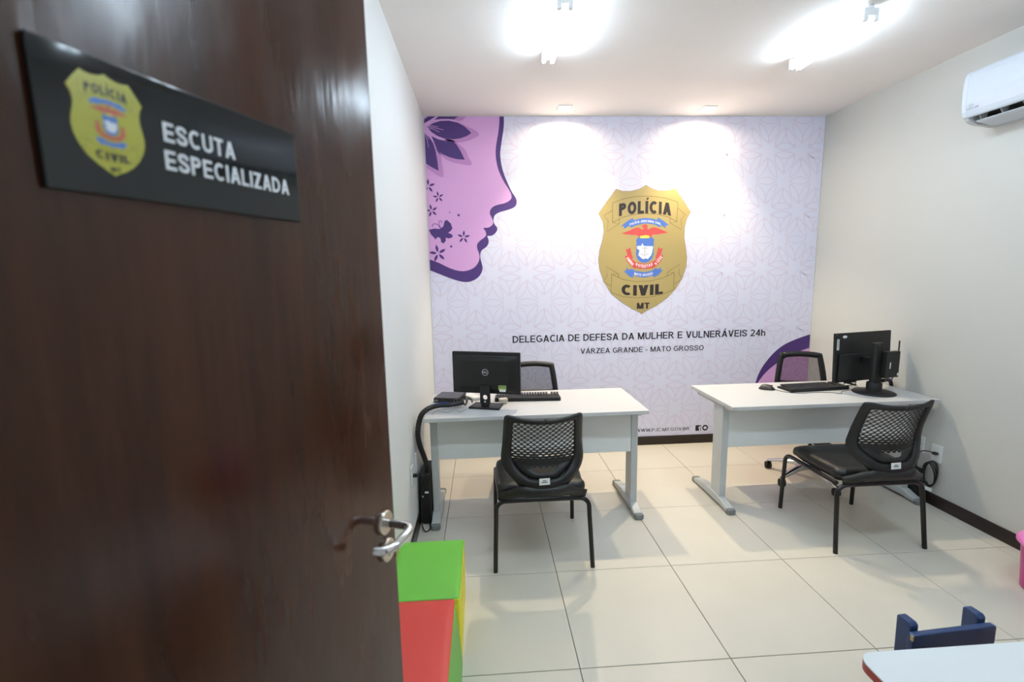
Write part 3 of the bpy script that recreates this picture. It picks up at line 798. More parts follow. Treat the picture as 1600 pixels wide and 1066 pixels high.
# ------------------------------------------------------------------ visitor chairs
def interp(tab, z):
    for (a, b), (c, d) in zip(tab, tab[1:]):
        if z <= c:
            t = max(0, (z - a) / (c - a)); return b + (d - b) * t
    return tab[-1][1]
YB = [(0.40, -0.262), (0.45, -0.285), (0.50, -0.297), (0.55, -0.292), (0.60, -0.272), (0.66, -0.268), (0.72, -0.277), (0.80, -0.302), (0.90, -0.340)]
def bk(x, z, d=0):
    return (x, interp(YB, z) + 0.052 * (x / 0.2) ** 2 + d, z)
def visitor_chair(label):
    r = empty('visitor_chair', (0, 0, 0))
    tag(r, label, 'chair', 'black visitor chairs in front of the desks')
    # perforated back: rhombic cells, each with its own opening
    mb = MB(); a, b = 0.0325, 0.0132
    for j in range(0, 20):
        z = 0.851 - j * b
        for i in range(-7, 8):
            x = i * a + (j % 2) * a / 2
            if abs(x) > 0.172 + a * 0.3:
                continue
            outer = [(a / 2, 0), (a / 4, b / 2), (0, b), (-a / 4, b / 2), (-a / 2, 0), (-a / 4, -b / 2), (0, -b), (a / 4, -b / 2)]
            t = j / 19
            sx, sz = 0.78, (0.80 if j < 11 else max(0.16, 0.80 - (j - 10) * 0.09))
            if j > 16:
                sx *= 0.85
            clampx = lambda q: min(max(q, -0.175), 0.175)
            inner = [(a / 2 * sx, 0), (a / 3.3 * sx, b / 1.75 * sz), (0, b * sz * 0.86), (-a / 3.3 * sx, b / 1.75 * sz), (-a / 2 * sx, 0), (-a / 3.3 * sx, -b / 1.75 * sz), (0, -b * sz * 0.86), (a / 3.3 * sx, -b / 1.75 * sz)]
            P = [bk(clampx(x + p), z + q) for p, q in outer] + [bk(clampx(x + p), z + q) for p, q in inner]
            mb.add(P, [(k, (k + 1) % 8, 8 + (k + 1) % 8, 8 + k) for k in range(8)])
    tag(mb.build('back_mesh', M_BLACKP, r, solid=0.006), 'black plastic panel pierced with rows of small diamond openings')
    # frame of the back
    half_o = [(0, 0.868), (0.06, 0.870), (0.12, 0.877), (0.165, 0.887), (0.186, 0.889), (0.199, 0.876), (0.204, 0.80), (0.211, 0.70), (0.218, 0.632), (0.208, 0.588), (0.180, 0.552), (0.145, 0.518), (0.115, 0.490), (0.06, 0.478), (0, 0.476)]
    half_i = [(0, 0.846), (0.06, 0.847), (0.11, 0.851), (0.145, 0.856), (0.156, 0.852), (0.160, 0.842), (0.163, 0.79), (0.167, 0.70), (0.168, 0.645), (0.155, 0.605), (0.132, 0.577), (0.102, 0.552), (0.080, 0.540), (0.04, 0.534), (0, 0.533)]
    so = smooth_path(half_o, 3); si = smooth_path(half_i, 3)
    mb = MB()
    rows = []
    for s in (1, -1):
        half = [[bk(s * o_.x, o_.y, -0.004), bk(s * (o_.x * .66 + i_.x * .34), o_.y * .66 + i_.y * .34, -0.013), bk(s * (o_.x * .3 + i_.x * .7), o_.y * .3 + i_.y * .7, -0.011), bk(s * i_.x, i_.y, -0.002)] for o_, i_ in zip(so, si)]
        rows += half if s > 0 else half[::-1][1:]
    mb.grid(rows)
    mb.build('back_frame', M_BLACKP, r, solid=0.014)
    # lower shell with the grip slot
    slot = [(0.070, 0.602), (0.055, 0.570), (0.035, 0.565), (0, 0.564), (-0.035, 0.565), (-0.055, 0.570), (-0.070, 0.602), (-0.035, 0.604), (0, 0.605), (0.035, 0.604)]
    ring = [(0.164, 0.62), (0.125, 0.57), (0.075, 0.536), (0, 0.530), (-0.075, 0.536), (-0.125, 0.57), (-0.164, 0.62), (-0.09, 0.632), (0, 0.635), (0.09, 0.632)]
    mid = [((p[0] + q[0]) / 2, (p[1] + q[1]) / 2) for p, q in zip(slot, ring)]
    rows = [[bk(*p) for p in L_ + L_[:1]] for L_ in (slot, mid, ring)]
    MB().grid(rows).build('lower_shell', M_BLACKP, r, solid=0.006)
    # swept arms that carry the back
    up = [(0, 0.492), (0.06, 0.494), (0.115, 0.502), (0.150, 0.484), (0.190, 0.458), (0.238, 0.434)]
    lo = [(0, 0.446), (0.06, 0.446), (0.105, 0.446), (0.140, 0.436), (0.175, 0.420), (0.225, 0.402)]
    yy = [-0.300, -0.300, -0.295, -0.275, -0.25, -0.222]
    rows = []
    for s in (-1, 1):
        half = [[(s * p[0], y, p[1]), (s * (p[0] + q[0]) / 2, y - 0.008, (p[1] + q[1]) / 2), (s * q[0], y, q[1])] for p, q, y in zip(smooth_path(up, 3), smooth_path(lo, 3), [v.x for v in smooth_path([(t, 0) for t in yy], 3)])]
        rows += half[::-1] if s < 0 else half[1:]
    MB().grid(rows).build('arm_bracket', M_BLACKP, r, solid=0.022)
    lab = MB().prism([(-0.028, 0.510), (0.028, 0.512), (0.028, 0.547), (-0.028, 0.545)], 0, 0.001, lambda x, z, d: bk(x, z, -0.0185 - d)).build('tag_card', M_PAPER, r)
    mb = MB()
    for (x0, x1, z) in ((-0.010, 0.010, 0.531), (-0.016, 0.016, 0.523)):
        mb.add([bk(x, zz, -0.0198) for x, zz in ((x0, z), (x1, z), (x1, z + 0.004), (x0, z + 0.004))], [(0, 1, 2, 3)])
    mb.build('print', M_INK, lab)
    # seat
    pts = smooth_path([(-0.20, -0.21), (0.20, -0.21), (0.235, -0.12), (0.246, 0.05), (0.240, 0.165), (0.205, 0.215), (0, 0.225), (-0.205, 0.215), (-0.240, 0.165), (-0.246, 0.05), (-0.235, -0.12)], 4, True)
    pts = [(p.x, p.y) for p in pts]
    rows = []
    for sc_, z in ((0.90, 0.412), (0.97, 0.414), (1.0, 0.425), (1.0, 0.440), (0.985, 0.456), (0.94, 0.466), (0.80, 0.471), (0.5, 0.470), (0.001, 0.468)):
        rows.append([(x * sc_, y * sc_, z - (0.010 if y * sc_ > 0.17 else 0) - (0.006 if abs(x) * sc_ < 0.15 and abs(y) * sc_ < 0.15 else 0)) for x, y in pts + pts[:1]])
    MB().grid(rows).build('seat', M_BLACKLEATHER, r)
    MB().prism([(x * 0.93, y * 0.93) for x, y in pts], 0.396, 0.4135).build('seat_pan', M_BLACKM, r, bevel=0.004)
    # tubular frame: front leg + side rail, and the rear hoop split at its middle
    for s in (-1, 1):
        q = [(s * 0.252, 0.262, 0.0), (s * 0.250, 0.258, 0.15), (s * 0.247, 0.252, 0.30)]
        arc = [(s * 0.246, 0.252 - 0.055 * (1 - math.cos(t)), 0.335 + 0.052 * math.sin(t)) for t in [PI / 2 * k / 6 for k in range(7)]]
        q += arc + [(s * 0.240, 0.05, 0.385), (s * 0.232, -0.19, 0.385)]
        MB().tube(q, 0.0125, 12).build('leg', M_BLACKMETAL, r)
        q = [(s * 0.267, -0.266, 0.0), (s * 0.262, -0.248, 0.15), (s * 0.256, -0.232, 0.29)]
        arc = [(s * (0.255 - 0.055 * (1 - math.cos(t))), -0.226 , 0.335 + 0.052 * math.sin(t)) for t in [PI / 2 * k / 6 for k in range(7)]]
        q += arc + [(s * 0.10, -0.226, 0.388), (0, -0.226, 0.388)]
        MB().tube(q, 0.0125, 12).build('leg', M_BLACKMETAL, r)
    return r
c1 = visitor_chair('black visitor chair with perforated back pulled up squarely to the left desk')
c2 = copy_tree(c1)
c2['label'] = 'black visitor chair with perforated back at the desk below the air conditioner'
c1.location = (0.7505, 2.40, 0)
c2.location = (2.678, 2.40, 0)

# ------------------------------------------------------------------ task chairs behind the desks
M_MESH = bpy.data.materials.new('chair_mesh_fabric')
M_MESH.use_nodes = True
_nt = M_MESH.node_tree
_b = _nt.nodes['Principled BSDF']; _b.inputs['Base Color'].default_value = (0.02, 0.02, 0.022, 1); _b.inputs['Roughness'].default_value = 0.8
_t = _nt.nodes.new('ShaderNodeBsdfTransparent'); _mx = _nt.nodes.new('ShaderNodeMixShader')
_nt.links.new(_t.outputs[0], _mx.inputs[1]); _nt.links.new(_b.outputs[0], _mx.inputs[2])
_tc = _nt.nodes.new('ShaderNodeTexCoord'); _ns = _nt.nodes.new('ShaderNodeTexNoise'); _ns.inputs['Scale'].default_value = 90
_mr = _nt.nodes.new('ShaderNodeMapRange'); _mr.inputs[3].default_value = 0.48; _mr.inputs[4].default_value = 0.72
_nt.links.new(_tc.outputs['Object'], _ns.inputs['Vector']); _nt.links.new(_ns.outputs[0], _mr.inputs[0]); _nt.links.new(_mr.outputs[0], _mx.inputs[0])
_nt.links.new(_mx.outputs[0], _nt.nodes['Material Output'].inputs[0])
def task_chair(label):
    """swivel chair facing local -y; base centre at the origin"""
    r = empty('task_chair', (0, 0, 0))
    tag(r, label, 'chair', 'mesh-backed swivel chairs behind the desks')
    yb = lambda z: 0.255 + (z - 0.5) * 0.16
    sh = lambda x, z, d: (x, yb(z) - 0.25 * x * x + d, z)
    o_ = smooth_path([(-0.135, 0.927), (0, 0.938), (0.135, 0.927), (0.158, 0.897), (0.182, 0.75), (0.192, 0.60), (0.172, 0.50), (0, 0.48), (-0.172, 0.50), (-0.192, 0.60), (-0.182, 0.75), (-0.158, 0.897)], 4, True)
    i_ = smooth_path([(-0.115, 0.893), (0, 0.903), (0.115, 0.893), (0.127, 0.878), (0.146, 0.75), (0.150, 0.722), (0.13, 0.706), (0, 0.704), (-0.13, 0.706), (-0.150, 0.722), (-0.146, 0.75), (-0.127, 0.878)], 4, True)
    rows = [[sh(p.x, p.y, 0) for p in o_ + o_[:1]], [sh((p.x + q.x) / 2, (p.y + q.y) / 2, -0.008) for p, q in zip(o_ + o_[:1], i_ + i_[:1])], [sh(p.x, p.y, 0) for p in i_ + i_[:1]]]
    MB().grid(rows).build('back_frame', M_BLACKP, r, solid=0.02)
    g = []
    for k in range(9):
        z = 0.700 + 0.208 * k / 8
        hw = 0.152 - 0.03 * max(0, (z - 0.75) / 0.15)
        g.append([sh(hw * t / 6, z, 0.004) for t in range(-6, 7)])
    MB().grid(g).build('back_mesh', M_MESH, r)
    MB().grid([[(-0.03, yb(z) + 0.01, z), (0.03, yb(z) + 0.01, z)] for z in (0.42, 0.5, 0.6)] ).build('back_post', M_BLACKP, r, solid=0.02)
    MB().bb(-0.03, 0.03, 0.0, 0.26, 0.405, 0.425).build('seat_bracket', M_BLACKP, r, bevel=0.004)
    pts = round_rect(-0.235, 0.235, -0.24, 0.22, 0.09, 6)
    rows = []
    for s_, z in ((0.92, 0.425), (1.0, 0.44), (1.0, 0.465), (0.96, 0.485), (0.8, 0.492), (0.001, 0.488)):
        rows.append([(x * s_, y * s_, z) for x, y in pts + pts[:1]])
    MB().grid(rows).build('seat', M_BLACKLEATHER, r)
    MB().lathe([(0.026, 0.09), (0.026, 0.22), (0.016, 0.22), (0.016, 0.41)], seg=18).build('gas_column', M_CHROME, r)
    for k in range(5):
        an = math.radians(144 + 72 * k)
        ca, sa = math.cos(an), math.sin(an)
        P = lambda d, s, z: (d * ca - s * sa, d * sa + s * ca, z)
        rows = []
        for d, hw, zt, zb in ((0.02, 0.024, 0.125, 0.085), (0.10, 0.022, 0.128, 0.095), (0.20, 0.018, 0.105, 0.080), (0.275, 0.014, 0.080, 0.062), (0.295, 0.010, 0.074, 0.062)):
            rows.append([P(d, -hw, zb), P(d, -hw, (zt + zb) / 2), P(d, -hw * .5, zt), P(d, hw * .5, zt), P(d, hw, (zt + zb) / 2), P(d, hw, zb), P(d, -hw, zb)])
        st = MB().grid(rows).build('star_arm', M_CHROME, r)
        cs = MB()
        for s_ in (-1, 1):
            w = MB().lathe([(0.012, -0.010), (0.026, -0.008), (0.028, 0), (0.026, 0.008), (0.012, 0.010)], seg=18, axis='x')
            w.xf(lambda p: (Vector(P(0.285, 0, 0)) + Vector((p.x + s_ * 0.013, p.y, p.z + 0.0285))))
            cs.add(w.v, w.f, True)
        cs.tube([P(0.285, 0, 0.03), P(0.285, 0, 0.066)], 0.006, 8)
        cs.build('caster', M_RUBBER, st)
    return r
t1 = task_chair('black mesh-backed swivel chair half hidden by the monitor on the left desk')
t2 = copy_tree(t1)
t2['label'] = 'black mesh-backed swivel chair with chrome star base behind the right desk'
t1.scale = (1, 1, 0.955); t1.location = (0.81, 3.20, 0); t1.rotation_euler = (0, 0, math.radians(-8))
t2.location = (2.905, 3.07, 0); t2.rotation_euler = (0, 0, math.radians(-16))

# ------------------------------------------------------------------ monitors
def rrz(a): return Matrix.Rotation(a, 3, 'Z')
M_STICKER = mat('green_sticker', (150, 176, 96), 0.5)
def monitor_left():
    yaw = math.atan2(-0.14, 0.438)
    r = empty('monitor', (0.463, 2.80, DT), yaw)
    tag(r, 'black monitor with round badge seen from behind on the left desk', 'monitor', 'computer monitors')
    w, z0, z1 = 0.230, 0.090, 0.366
    tl = Matrix.Rotation(math.radians(-4), 3, 'X')
    MB().box((0, 0, (z0 + z1) / 2), (2 * w, 0.022, z1 - z0)).build('housing', M_BLACKP, r, bevel=0.004)
    MB().box((0, 0.0112, (z0 + z1) / 2 + 0.006), (2 * w - 0.03, 0.001, z1 - z0 - 0.035)).build('screen', mat('dark_screen', (10, 11, 13), 0.12), r)
    # shallow rear bulge
    fr = lambda a, b, d: (a, -d, b)
    rows = []
    for s_, d in ((1.0, 0.0105), (0.93, 0.020), (0.70, 0.026)):
        pts = round_rect(-w * 0.96 * s_, w * 0.96 * s_, (z0 + z1) / 2 - 0.125 * s_, (z0 + z1) / 2 + 0.115 * s_, 0.02, 4)
        rows.append([fr(a, b, d) for a, b in pts + pts[:1]])
    mb = MB().grid(rows); mb.add(rows[-1][:-1], [tuple(range(len(rows[-1]) - 1))])
    mb.build('rear_cover', M_BLACKP, r)
    MB().box((0, -0.0225, z1 - 0.030), (0.26, 0.003, 0.003)).build('vent_slot', M_BLACKM, r)
    lw = mat('badge_silver', (205, 207, 210), 0.35)
    cz = 0.235
    bd = lines('badge', [[(0.020 * math.cos(2 * PI * k / 28), cz + 0.020 * math.sin(2 * PI * k / 28)) for k in range(29)]], 0.0028, 0.0268, lw, fr, r)
    V, F = fit_text('DELL', -0.0150, 0.0150, cz - 0.005, 0.0105, 0.2); flat('lettering', V, F, 0.0268, lw, fr, bd)
    st = poly('sticker', [(0.088, 0.120), (0.140, 0.120), (0.140, 0.152), (0.088, 0.152)], 0.0268, M_STICKER, fr, r)
    poly('barcode_strip', [(0.095, 0.110), (0.136, 0.110), (0.136, 0.126), (0.095, 0.126)], 0.0272, M_PAPER, fr, st)
    V, F = fit_text('BRASIL', 0.092, 0.136, 0.140, 0.006, 0.2); flat('print', V, F, 0.0272, M_INK, fr, st)
    # stand: flat neck with cable hole, square base plate
    nk = [(-0.036, 0.012), (0.036, 0.012), (0.030, 0.15), (-0.030, 0.15)]
    hole = [(0.016 * math.cos(2 * PI * k / 16), 0.072 + 0.016 * math.sin(2 * PI * k / 16)) for k in range(16)]
    outer = []
    for k in range(16):
        a = 2 * PI * k / 16
        c, s_ = math.cos(a), math.sin(a)
        t = min((0.034 / abs(c)) if abs(c) > 1e-6 else 9, ((0.078 if s_ > 0 else 0.060) / abs(s_)) if abs(s_) > 1e-6 else 9)
        outer.append((t * c, 0.072 + t * s_))
    mb = MB().grid([[fr(a, b, 0.040 - b * 0.04) for a, b in q + q[:1]] for q in (hole, outer)], False)
    mb.build('neck', M_BLACKP, r, solid=0.010)
    MB().lathe([(0.006, 0), (0.006, 0.001)], (0, -0.0445, 0.044), 14, 'y').build('stand_button', M_PAPER, r)
    MB().prism([(-0.105, -0.075), (0.105, -0.075), (0.097, 0.055), (-0.097, 0.055)], 0.0, 0.012).build('base_plate', M_BLACKP, r, bevel=0.003)
monitor_left()

def monitor_right():
    yaw = math.atan2(0.105, 0.495)
    r = empty('monitor', (3.118, 2.897, DT), yaw)
    tag(r, 'black monitor on a round stand with a mini computer mounted behind it', 'monitor', 'computer monitors')
    w, z0, z1 = 0.2545, 0.068, 0.413
    lean = lambda z: 0.03 * (z - z0) / (z1 - z0)
    fr = lambda a, b, d: (a, -d + lean(b) * 0.5, b)
    MB().prism([(-w, z0), (w, z0), (w, z1), (-w, z1)], -0.006, 0.010, fr).build('housing', M_BLACKP, r, bevel=0.003)
    MB().prism([(-w + 0.006, z0 + 0.018), (w - 0.006, z0 + 0.018), (w - 0.006, z1 - 0.006), (-w + 0.006, z1 - 0.006)], -0.0068, -0.0061, fr).build('screen', mat('dark_screen', (10, 11, 13), 0.12), r)
    MB().prism([(-0.23, z0 + 0.015), (0.23, z0 + 0.015), (0.22, z0 + 0.20), (-0.22, z0 + 0.20)], 0.010, 0.024, fr).build('rear_cover', M_BLACKM, r, bevel=0.008, bseg=3)
    poly('asset_label', [(-w + 0.016, z1 - 0.115), (-w + 0.036, z1 - 0.115), (-w + 0.036, z1 - 0.040), (-w + 0.016, z1 - 0.040)], 0.0104, M_PAPER, fr, r)
    poly('oval_label', [(-0.170 + 0.020 * math.cos(2 * PI * k / 16), z1 - 0.026 + 0.010 * math.sin(2 * PI * k / 16)) for k in range(16)], 0.0104, M_PAPER, fr, r)
    V, F = fit_text('LENOVO', 0, 0.066, 0, 0.009, 0.18, lambda a, b: (-w + 0.0305 - b, z1 - 0.110 + a)); flat('print', V, F, 0.0108, M_INK, fr, r)
    MB().prism([(0.006, 0.0), (0.05, 0.0), (0.05, 0.04), (0.006, 0.04)], 0.024, 0.085, lambda a, b, d: fr(a - 0.028, b + 0.20, d)).build('mount_arm', M_BLACKM, r, bevel=0.004)
    MB().prism(round_rect(-0.036, 0.036, 0.080, 0.118, 0.012, 3), 0.012, 0.352, lambda a, b, d: (a, -b, d)).build('column', M_BLACKM, r, bevel=0.006, bseg=3)
    MB().lathe([(0.125, 0), (0.128, 0.004), (0.120, 0.010), (0.06, 0.015), (0.045, 0.022)], (0, -0.098, 0), 40).build('round_base', M_BLACKM, r)
    MB().lathe([(0.046, 0.015), (0.046, 0.07), (0.042, 0.075)], (0, -0.098, 0), 24).build('swivel_collar', M_BLACKM, r)
    p = empty('mini_computer', (0, 0, 0)); p.parent = r
    MB().bb(0.016, 0.138, -0.154, -0.120, 0.112, 0.292).build('case', M_BLACKP, p, bevel=0.003)
    MB().tube([(0.138, -0.137, 0.280), (0.142, -0.137, 0.292), (0.142, -0.137, 0.362)], 0.0045, 8).build('antenna', M_BLACKM, p)
    f2 = lambda a, b, d: (a, -0.1542 - d, b)
    poly('label', round_rect(0.048, 0.058, 0.175, 0.220, 0.0045), 0.0004, M_PAPER, f2, p)
    poly('label', [(0.122, 0.124), (0.138, 0.124), (0.138, 0.142), (0.122, 0.142)], 0.0004, M_PAPER, f2, p)
    return r
monitor_right()

# ------------------------------------------------------------------ keyboards and mouse
M_KEY = mat('key_black', (34, 34, 36), 0.45)
def keyboard(name_label, loc, rz):
    r = empty('keyboard', loc, rz)
    tag(r, name_label, 'keyboard', 'black keyboards on the desks')
    MB().prism([(-0.075, 0), (0.075, 0), (0.078, 0.012), (0.075, 0.026), (0.045, 0.024), (-0.070, 0.013)], -0.225, 0.225, lambda a, b, d: (d, a * -1, b)).build('case', M_BLACKM, r, bevel=0.003)
    kb = MB()
    for row in range(6):
        y = -0.052 + row * 0.019 + (0.006 if row == 0 else 0)
        y = -y
        z = 0.0185 + 0.0095 * ( -y + 0.06) / 0.12 - 0.004
        n = 0
        x = -0.215
        while x < 0.205:
            wd = 0.0165
            if row == 5 and -0.14 < x < -0.06: wd = 0.10
            if not (0.075 < x < 0.088 or 0.142 < x < 0.150):
                kb.box((x + wd / 2, y * 1.0, 0.0235 + (-y) * -0.06), (wd - 0.0025, 0.0155, 0.010))
            x += wd + 0.0025
    kb.build('keys', M_KEY, r, bevel=0.0)['kind'] = 'stuff'
    return r
keyboard('black keyboard lying in front of the round-badge monitor', (0.745, 2.965, DT), math.radians(-3))
keyboard('black keyboard beside the mouse on the right desk', (2.815, 2.965, DT), math.radians(4))
ms = empty('mouse', (2.487, 2.985, DT), math.radians(-28))
tag(ms, 'small dark computer mouse on the right desk', 'mouse')
rows = []
for t in range(11):
    u = -1 + 2 * t / 10
    x = u * 0.054
    wv = 0.031 * math.sqrt(max(0.0, 1 - abs(u) ** 3.2)) + 0.0005
    hgt = 0.034 * (1 - abs(u) ** 2.6) * (1 - 0.15 * u) + 0.004
    rows.append([(x, wv * math.cos(a), 0.001 + hgt * math.sin(a) ** 0.8) for a in [PI * k / 10 for k in range(11)]])
MB().grid(rows).build('shell', mat('mouse_brown_grey', (60, 52, 48), 0.35), ms)
MB().box((0.028, 0, 0.031), (0.016, 0.006, 0.010)).build('wheel', mat('wheel_red', (140, 30, 30), 0.5), ms, bevel=0.002)

# ------------------------------------------------------------------ cables and boxes
def adopt(o, parent):
    bpy.context.view_layer.update()
    o.parent = parent; o.matrix_parent_inverse = parent.matrix_world.inverted()
def cable(name, pts, r, label=None, cat=None, parent=None, n=6, m_=None, group=None):
    o = MB().tube(smooth_path(pts, n), r, 8).build(name, m_ or M_CABLE, parent)
    if label: tag(o, label, cat, group)
    return o
adopt(cable('cord', [(2.532, 2.955, DT + 0.004), (2.575, 2.875, DT + 0.002), (2.66, 2.845, DT + 0.002), (2.76, 2.855, DT + 0.002), (2.86, 2.835, DT + 0.002), (2.90, 2.80, DT + 0.002), (2.955, 2.855, DT + 0.002), (3.02, 2.875, DT + 0.004), (3.062, 2.92, DT + 0.004), (3.075, 2.97, DT + 0.004)], 0.0018), ms)
rng = random.Random(3)
pts = []
for k in range(26):
    a = k * 1.3
    pts.append((3.115 + 0.045 * math.cos(a) + rng.uniform(-.01, .01), 2.99 + 0.03 * math.sin(a) + rng.uniform(-.01, .01), DT + 0.012 + 0.030 * (0.5 + 0.5 * math.sin(k * 0.9))))
cable('cable_bundle', pts, 0.003, 'small tangle of black cables behind the round-stand monitor', 'cable', n=4)
cable('monitor_cable', [(3.17, 2.86, DT + 0.050), (3.22, 2.86, DT + 0.042), (3.27, 2.90, DT + 0.05), (3.30, 2.93, DT + 0.065)], 0.0035, 'black cable from the mini computer to the wall side of the desk', 'cable')
cable('network_cable', [(3.262, 2.80, DT + 0.245), (3.272, 2.80, DT + 0.20), (3.274, 2.805, DT + 0.12), (3.285, 2.83, DT + 0.075), (3.29, 2.87, DT + 0.062)], 0.0035, 'blue network cable hanging from the mini computer', 'cable', m_=mat('cable_blue', (48, 66, 140), 0.5))
def spine(name, pts, r, label):
    P = smooth_path(pts, 14)
    o = MB().tube(P, r, 12, rfun=lambda i: r * (1 + 0.07 * math.sin(i * 2.1))).build(name, M_CABLE)
    tag(o, label, 'cable')
    return o
sp1 = spine('cable_spine', [(0.31, 2.795, 0.775), (0.22, 2.765, 0.770), (0.155, 2.74, 0.775), (0.090, 2.69, 0.770), (0.046, 2.66, 0.732), (0.026, 2.64, 0.64), (0.032, 2.645, 0.555), (0.052, 2.665, 0.47), (0.064, 2.69, 0.40), (0.064, 2.71, 0.345)], 0.0165, 'thick spiral-wrapped black cable bundle looping down beside the left wall')
MB().tube(smooth_path([(0.215, 2.75, 0.7895), (0.17, 2.735, 0.792), (0.135, 2.715, 0.789)], 5), 0.003, 8).build('network_cable', MATS['cable_blue'], sp1)
spine('cable_spine', [(3.285, 2.90, DT + 0.058), (3.335, 2.94, DT + 0.050), (3.398, 2.975, DT + 0.044), (3.430, 2.985, DT + 0.016), (3.4405, 2.99, DT - 0.05), (3.4405, 2.96, 0.5), (3.428, 2.86, 0.38), (3.41, 2.83, 0.31)], 0.0125, 'black cable bundle dropping behind the right desk at the wall')

def small_pc():
    r = empty('compact_computer', (0.208, 2.99, DT), math.radians(-14))
    tag(r, 'flat black compact computer lying beside the round-badge monitor', 'computer')
    MB().bb(-0.09, 0.09, -0.09, 0.09, 0.003, 0.036).build('case', M_BLACKP, r, bevel=0.003)
    MB().bb(-0.082, 0.080, -0.080, 0.082, 0.0362, 0.0372).build('lid', mat('lid_grey_black', (52, 50, 56), 0.3), r)
    for x in (-0.07, 0.07):
        for y in (-0.07, 0.07):
            MB().lathe([(0.008, 0), (0.008, 0.004)], (x, y, 0), 10).build('foot', M_RUBBER, r)
    MB().bb(-0.085, -0.06, -0.0915, -0.0895, 0.012, 0.026).build('port_plate', mat('port_metal', (120, 122, 126), 0.3, metal=0.8), r)
small_pc()
rng = random.Random(11)
pts = [(0.24 + 0.12 * k / 14 + rng.uniform(-.012, .012), 2.845 + 0.05 * math.sin(k * 1.7) + 0.02 * k / 14, DT + 0.012 + 0.022 * (0.5 + 0.5 * math.sin(k * 1.1))) for k in range(15)]
cable('cable_tangle', pts, 0.0045, 'tangle of black cables behind the foot of the round-badge monitor', 'cable')
cable('loose_wire', [(0.115, 2.655, DT + 0.002), (0.15, 2.70, DT + 0.010), (0.21, 2.69, DT + 0.003), (0.26, 2.71, DT + 0.010), (0.29, 2.695, DT + 0.003), (0.33, 2.74, DT + 0.004)], 0.0015, 'thin grey wire lying on the corner of the left desk', 'cable', m_=mat('wire_grey', (110, 112, 112), 0.5))
ph = MB().bb(-0.035, 0.035, -0.07, 0.07, 0, 0.022).build('white_adapter', M_SOCKET, bevel=0.004)
ph.location = (0.36, 3.02, DT); ph.rotation_euler = (0, 0, 0.6)
tag(ph, 'white adapter box behind the round-badge monitor', 'adapter')
ph = MB().bb(-0.028, 0.028, -0.02, 0.02, 0, 0.022).build('white_adapter', mat('aged_white_plastic', (206, 202, 184), 0.4), bevel=0.003)
ph.location = (0.572, 2.862, DT + 0.0125); ph.rotation_euler = (0, 0, 0.2)
tag(ph, 'small cream adapter standing on the monitor foot', 'adapter')

def power_box(label, x0, x1, y0, y1, h):
    r = empty('power_backup', ((x0 + x1) / 2, (y0 + y1) / 2, 0))
    tag(r, label, 'power supply', 'black power backup units on the floor')
    hx, hy = (x1 - x0) / 2, (y1 - y0) / 2
    MB().bb(-hx, hx, -hy + 0.012, hy, 0.004, h).build('case', M_BLACKM, r, bevel=0.006, bseg=3)
    MB().bb(-hx + 0.003, hx - 0.003, -hy, -hy + 0.013, 0.01, h - 0.006).build('front_bezel', M_BLACKP, r, bevel=0.006, bseg=3)
    MB().bb(-0.002, min(0.022, hx - 0.004), -hy - 0.0008, -hy + 0.001, h * 0.66, h * 0.70).build('label', M_PAPER, r)
    MB().lathe([(0.007, -0.001), (0.007, 0.002)], (-hx * 0.5, -hy, h * 0.60), 14, 'y').build('button', mat('button_grey', (150, 152, 154), 0.4), r)
    MB().bb(-hx + 0.006, hx - 0.006, -hy + 0.02, hy - 0.01, 0, 0.0045).build('base', M_RUBBER, r)
    return r
pb = power_box('black power backup unit on the floor between left wall and desk leg', 0.014, 0.084, 2.67, 2.95, 0.325)
power_box('slim black power unit on the floor against the right wall', 3.404, 3.442, 2.66, 2.94, 0.225)
adopt(cable('cord', [(0.05, 2.665, 0.29), (0.03, 2.655, 0.22), (0.022, 2.648, 0.12), (0.026, 2.63, 0.03), (0.045, 2.585, 0.005), (0.068, 2.580, 0.005), (0.078, 2.62, 0.006), (0.070, 2.662, 0.02)], 0.004), pb)
# coil by the right wall
P = []
for k in range(40):
    a = k * 0.62
    P.append((3.425 - 0.010 * math.sin(k * 0.7), 2.625 + 0.040 * math.cos(a) - 0.0006 * k, 0.205 + 0.085 * math.sin(a) + 0.0006 * k))
cable('coiled_cord', P, 0.0042, 'coiled black cord hanging below the right wall sockets', 'cable', n=3)
tg = MB().bb(-0.001, 0.001, -0.024, 0.024, -0.011, 0.011).build('cord_tag', M_PAPER)
tg.location = (3.408, 2.60, 0.118); tg.rotation_euler = (0, 0.2, 0.25)
tag(tg, 'small white paper tag hanging from the coiled cord', 'tag')

# ------------------------------------------------------------------ wall sockets
def socket(label, side, y, z, plug=True):
    x = 0.0 if side < 0 else W
    r = empty('wall_socket', (x, y, z))
    tag(r, label, 'socket', 'white wall sockets')
    s = -side
    fr = lambda a, b, d: (s * d, a, b)
    MB().prism(round_rect(-0.039, 0.039, -0.059, 0.059, 0.006, 3), 0.0004, 0.009, fr).build('plate', M_SOCKET, r, bevel=0.003, bseg=2)
    MB().prism(round_rect(-0.018, 0.018, -0.011, 0.011, 0.008, 3), 0.009, 0.0100, fr).build('outlet', mat('socket_outlet_grey', (196, 198, 196), 0.4), r)  # outlet face in a slightly darker grey than the plate
    return r
socket('white wall socket with a black plug low on the left wall, nearer the door', -1, 2.475, 0.425)
socket('white wall socket low on the left wall behind the cable loop', -1, 2.665, 0.44)
socket('white wall socket with a black plug low on the right wall', 1, 2.605, 0.362)
socket('white wall socket half hidden behind the right visitor chair back', 1, 2.735, 0.385)
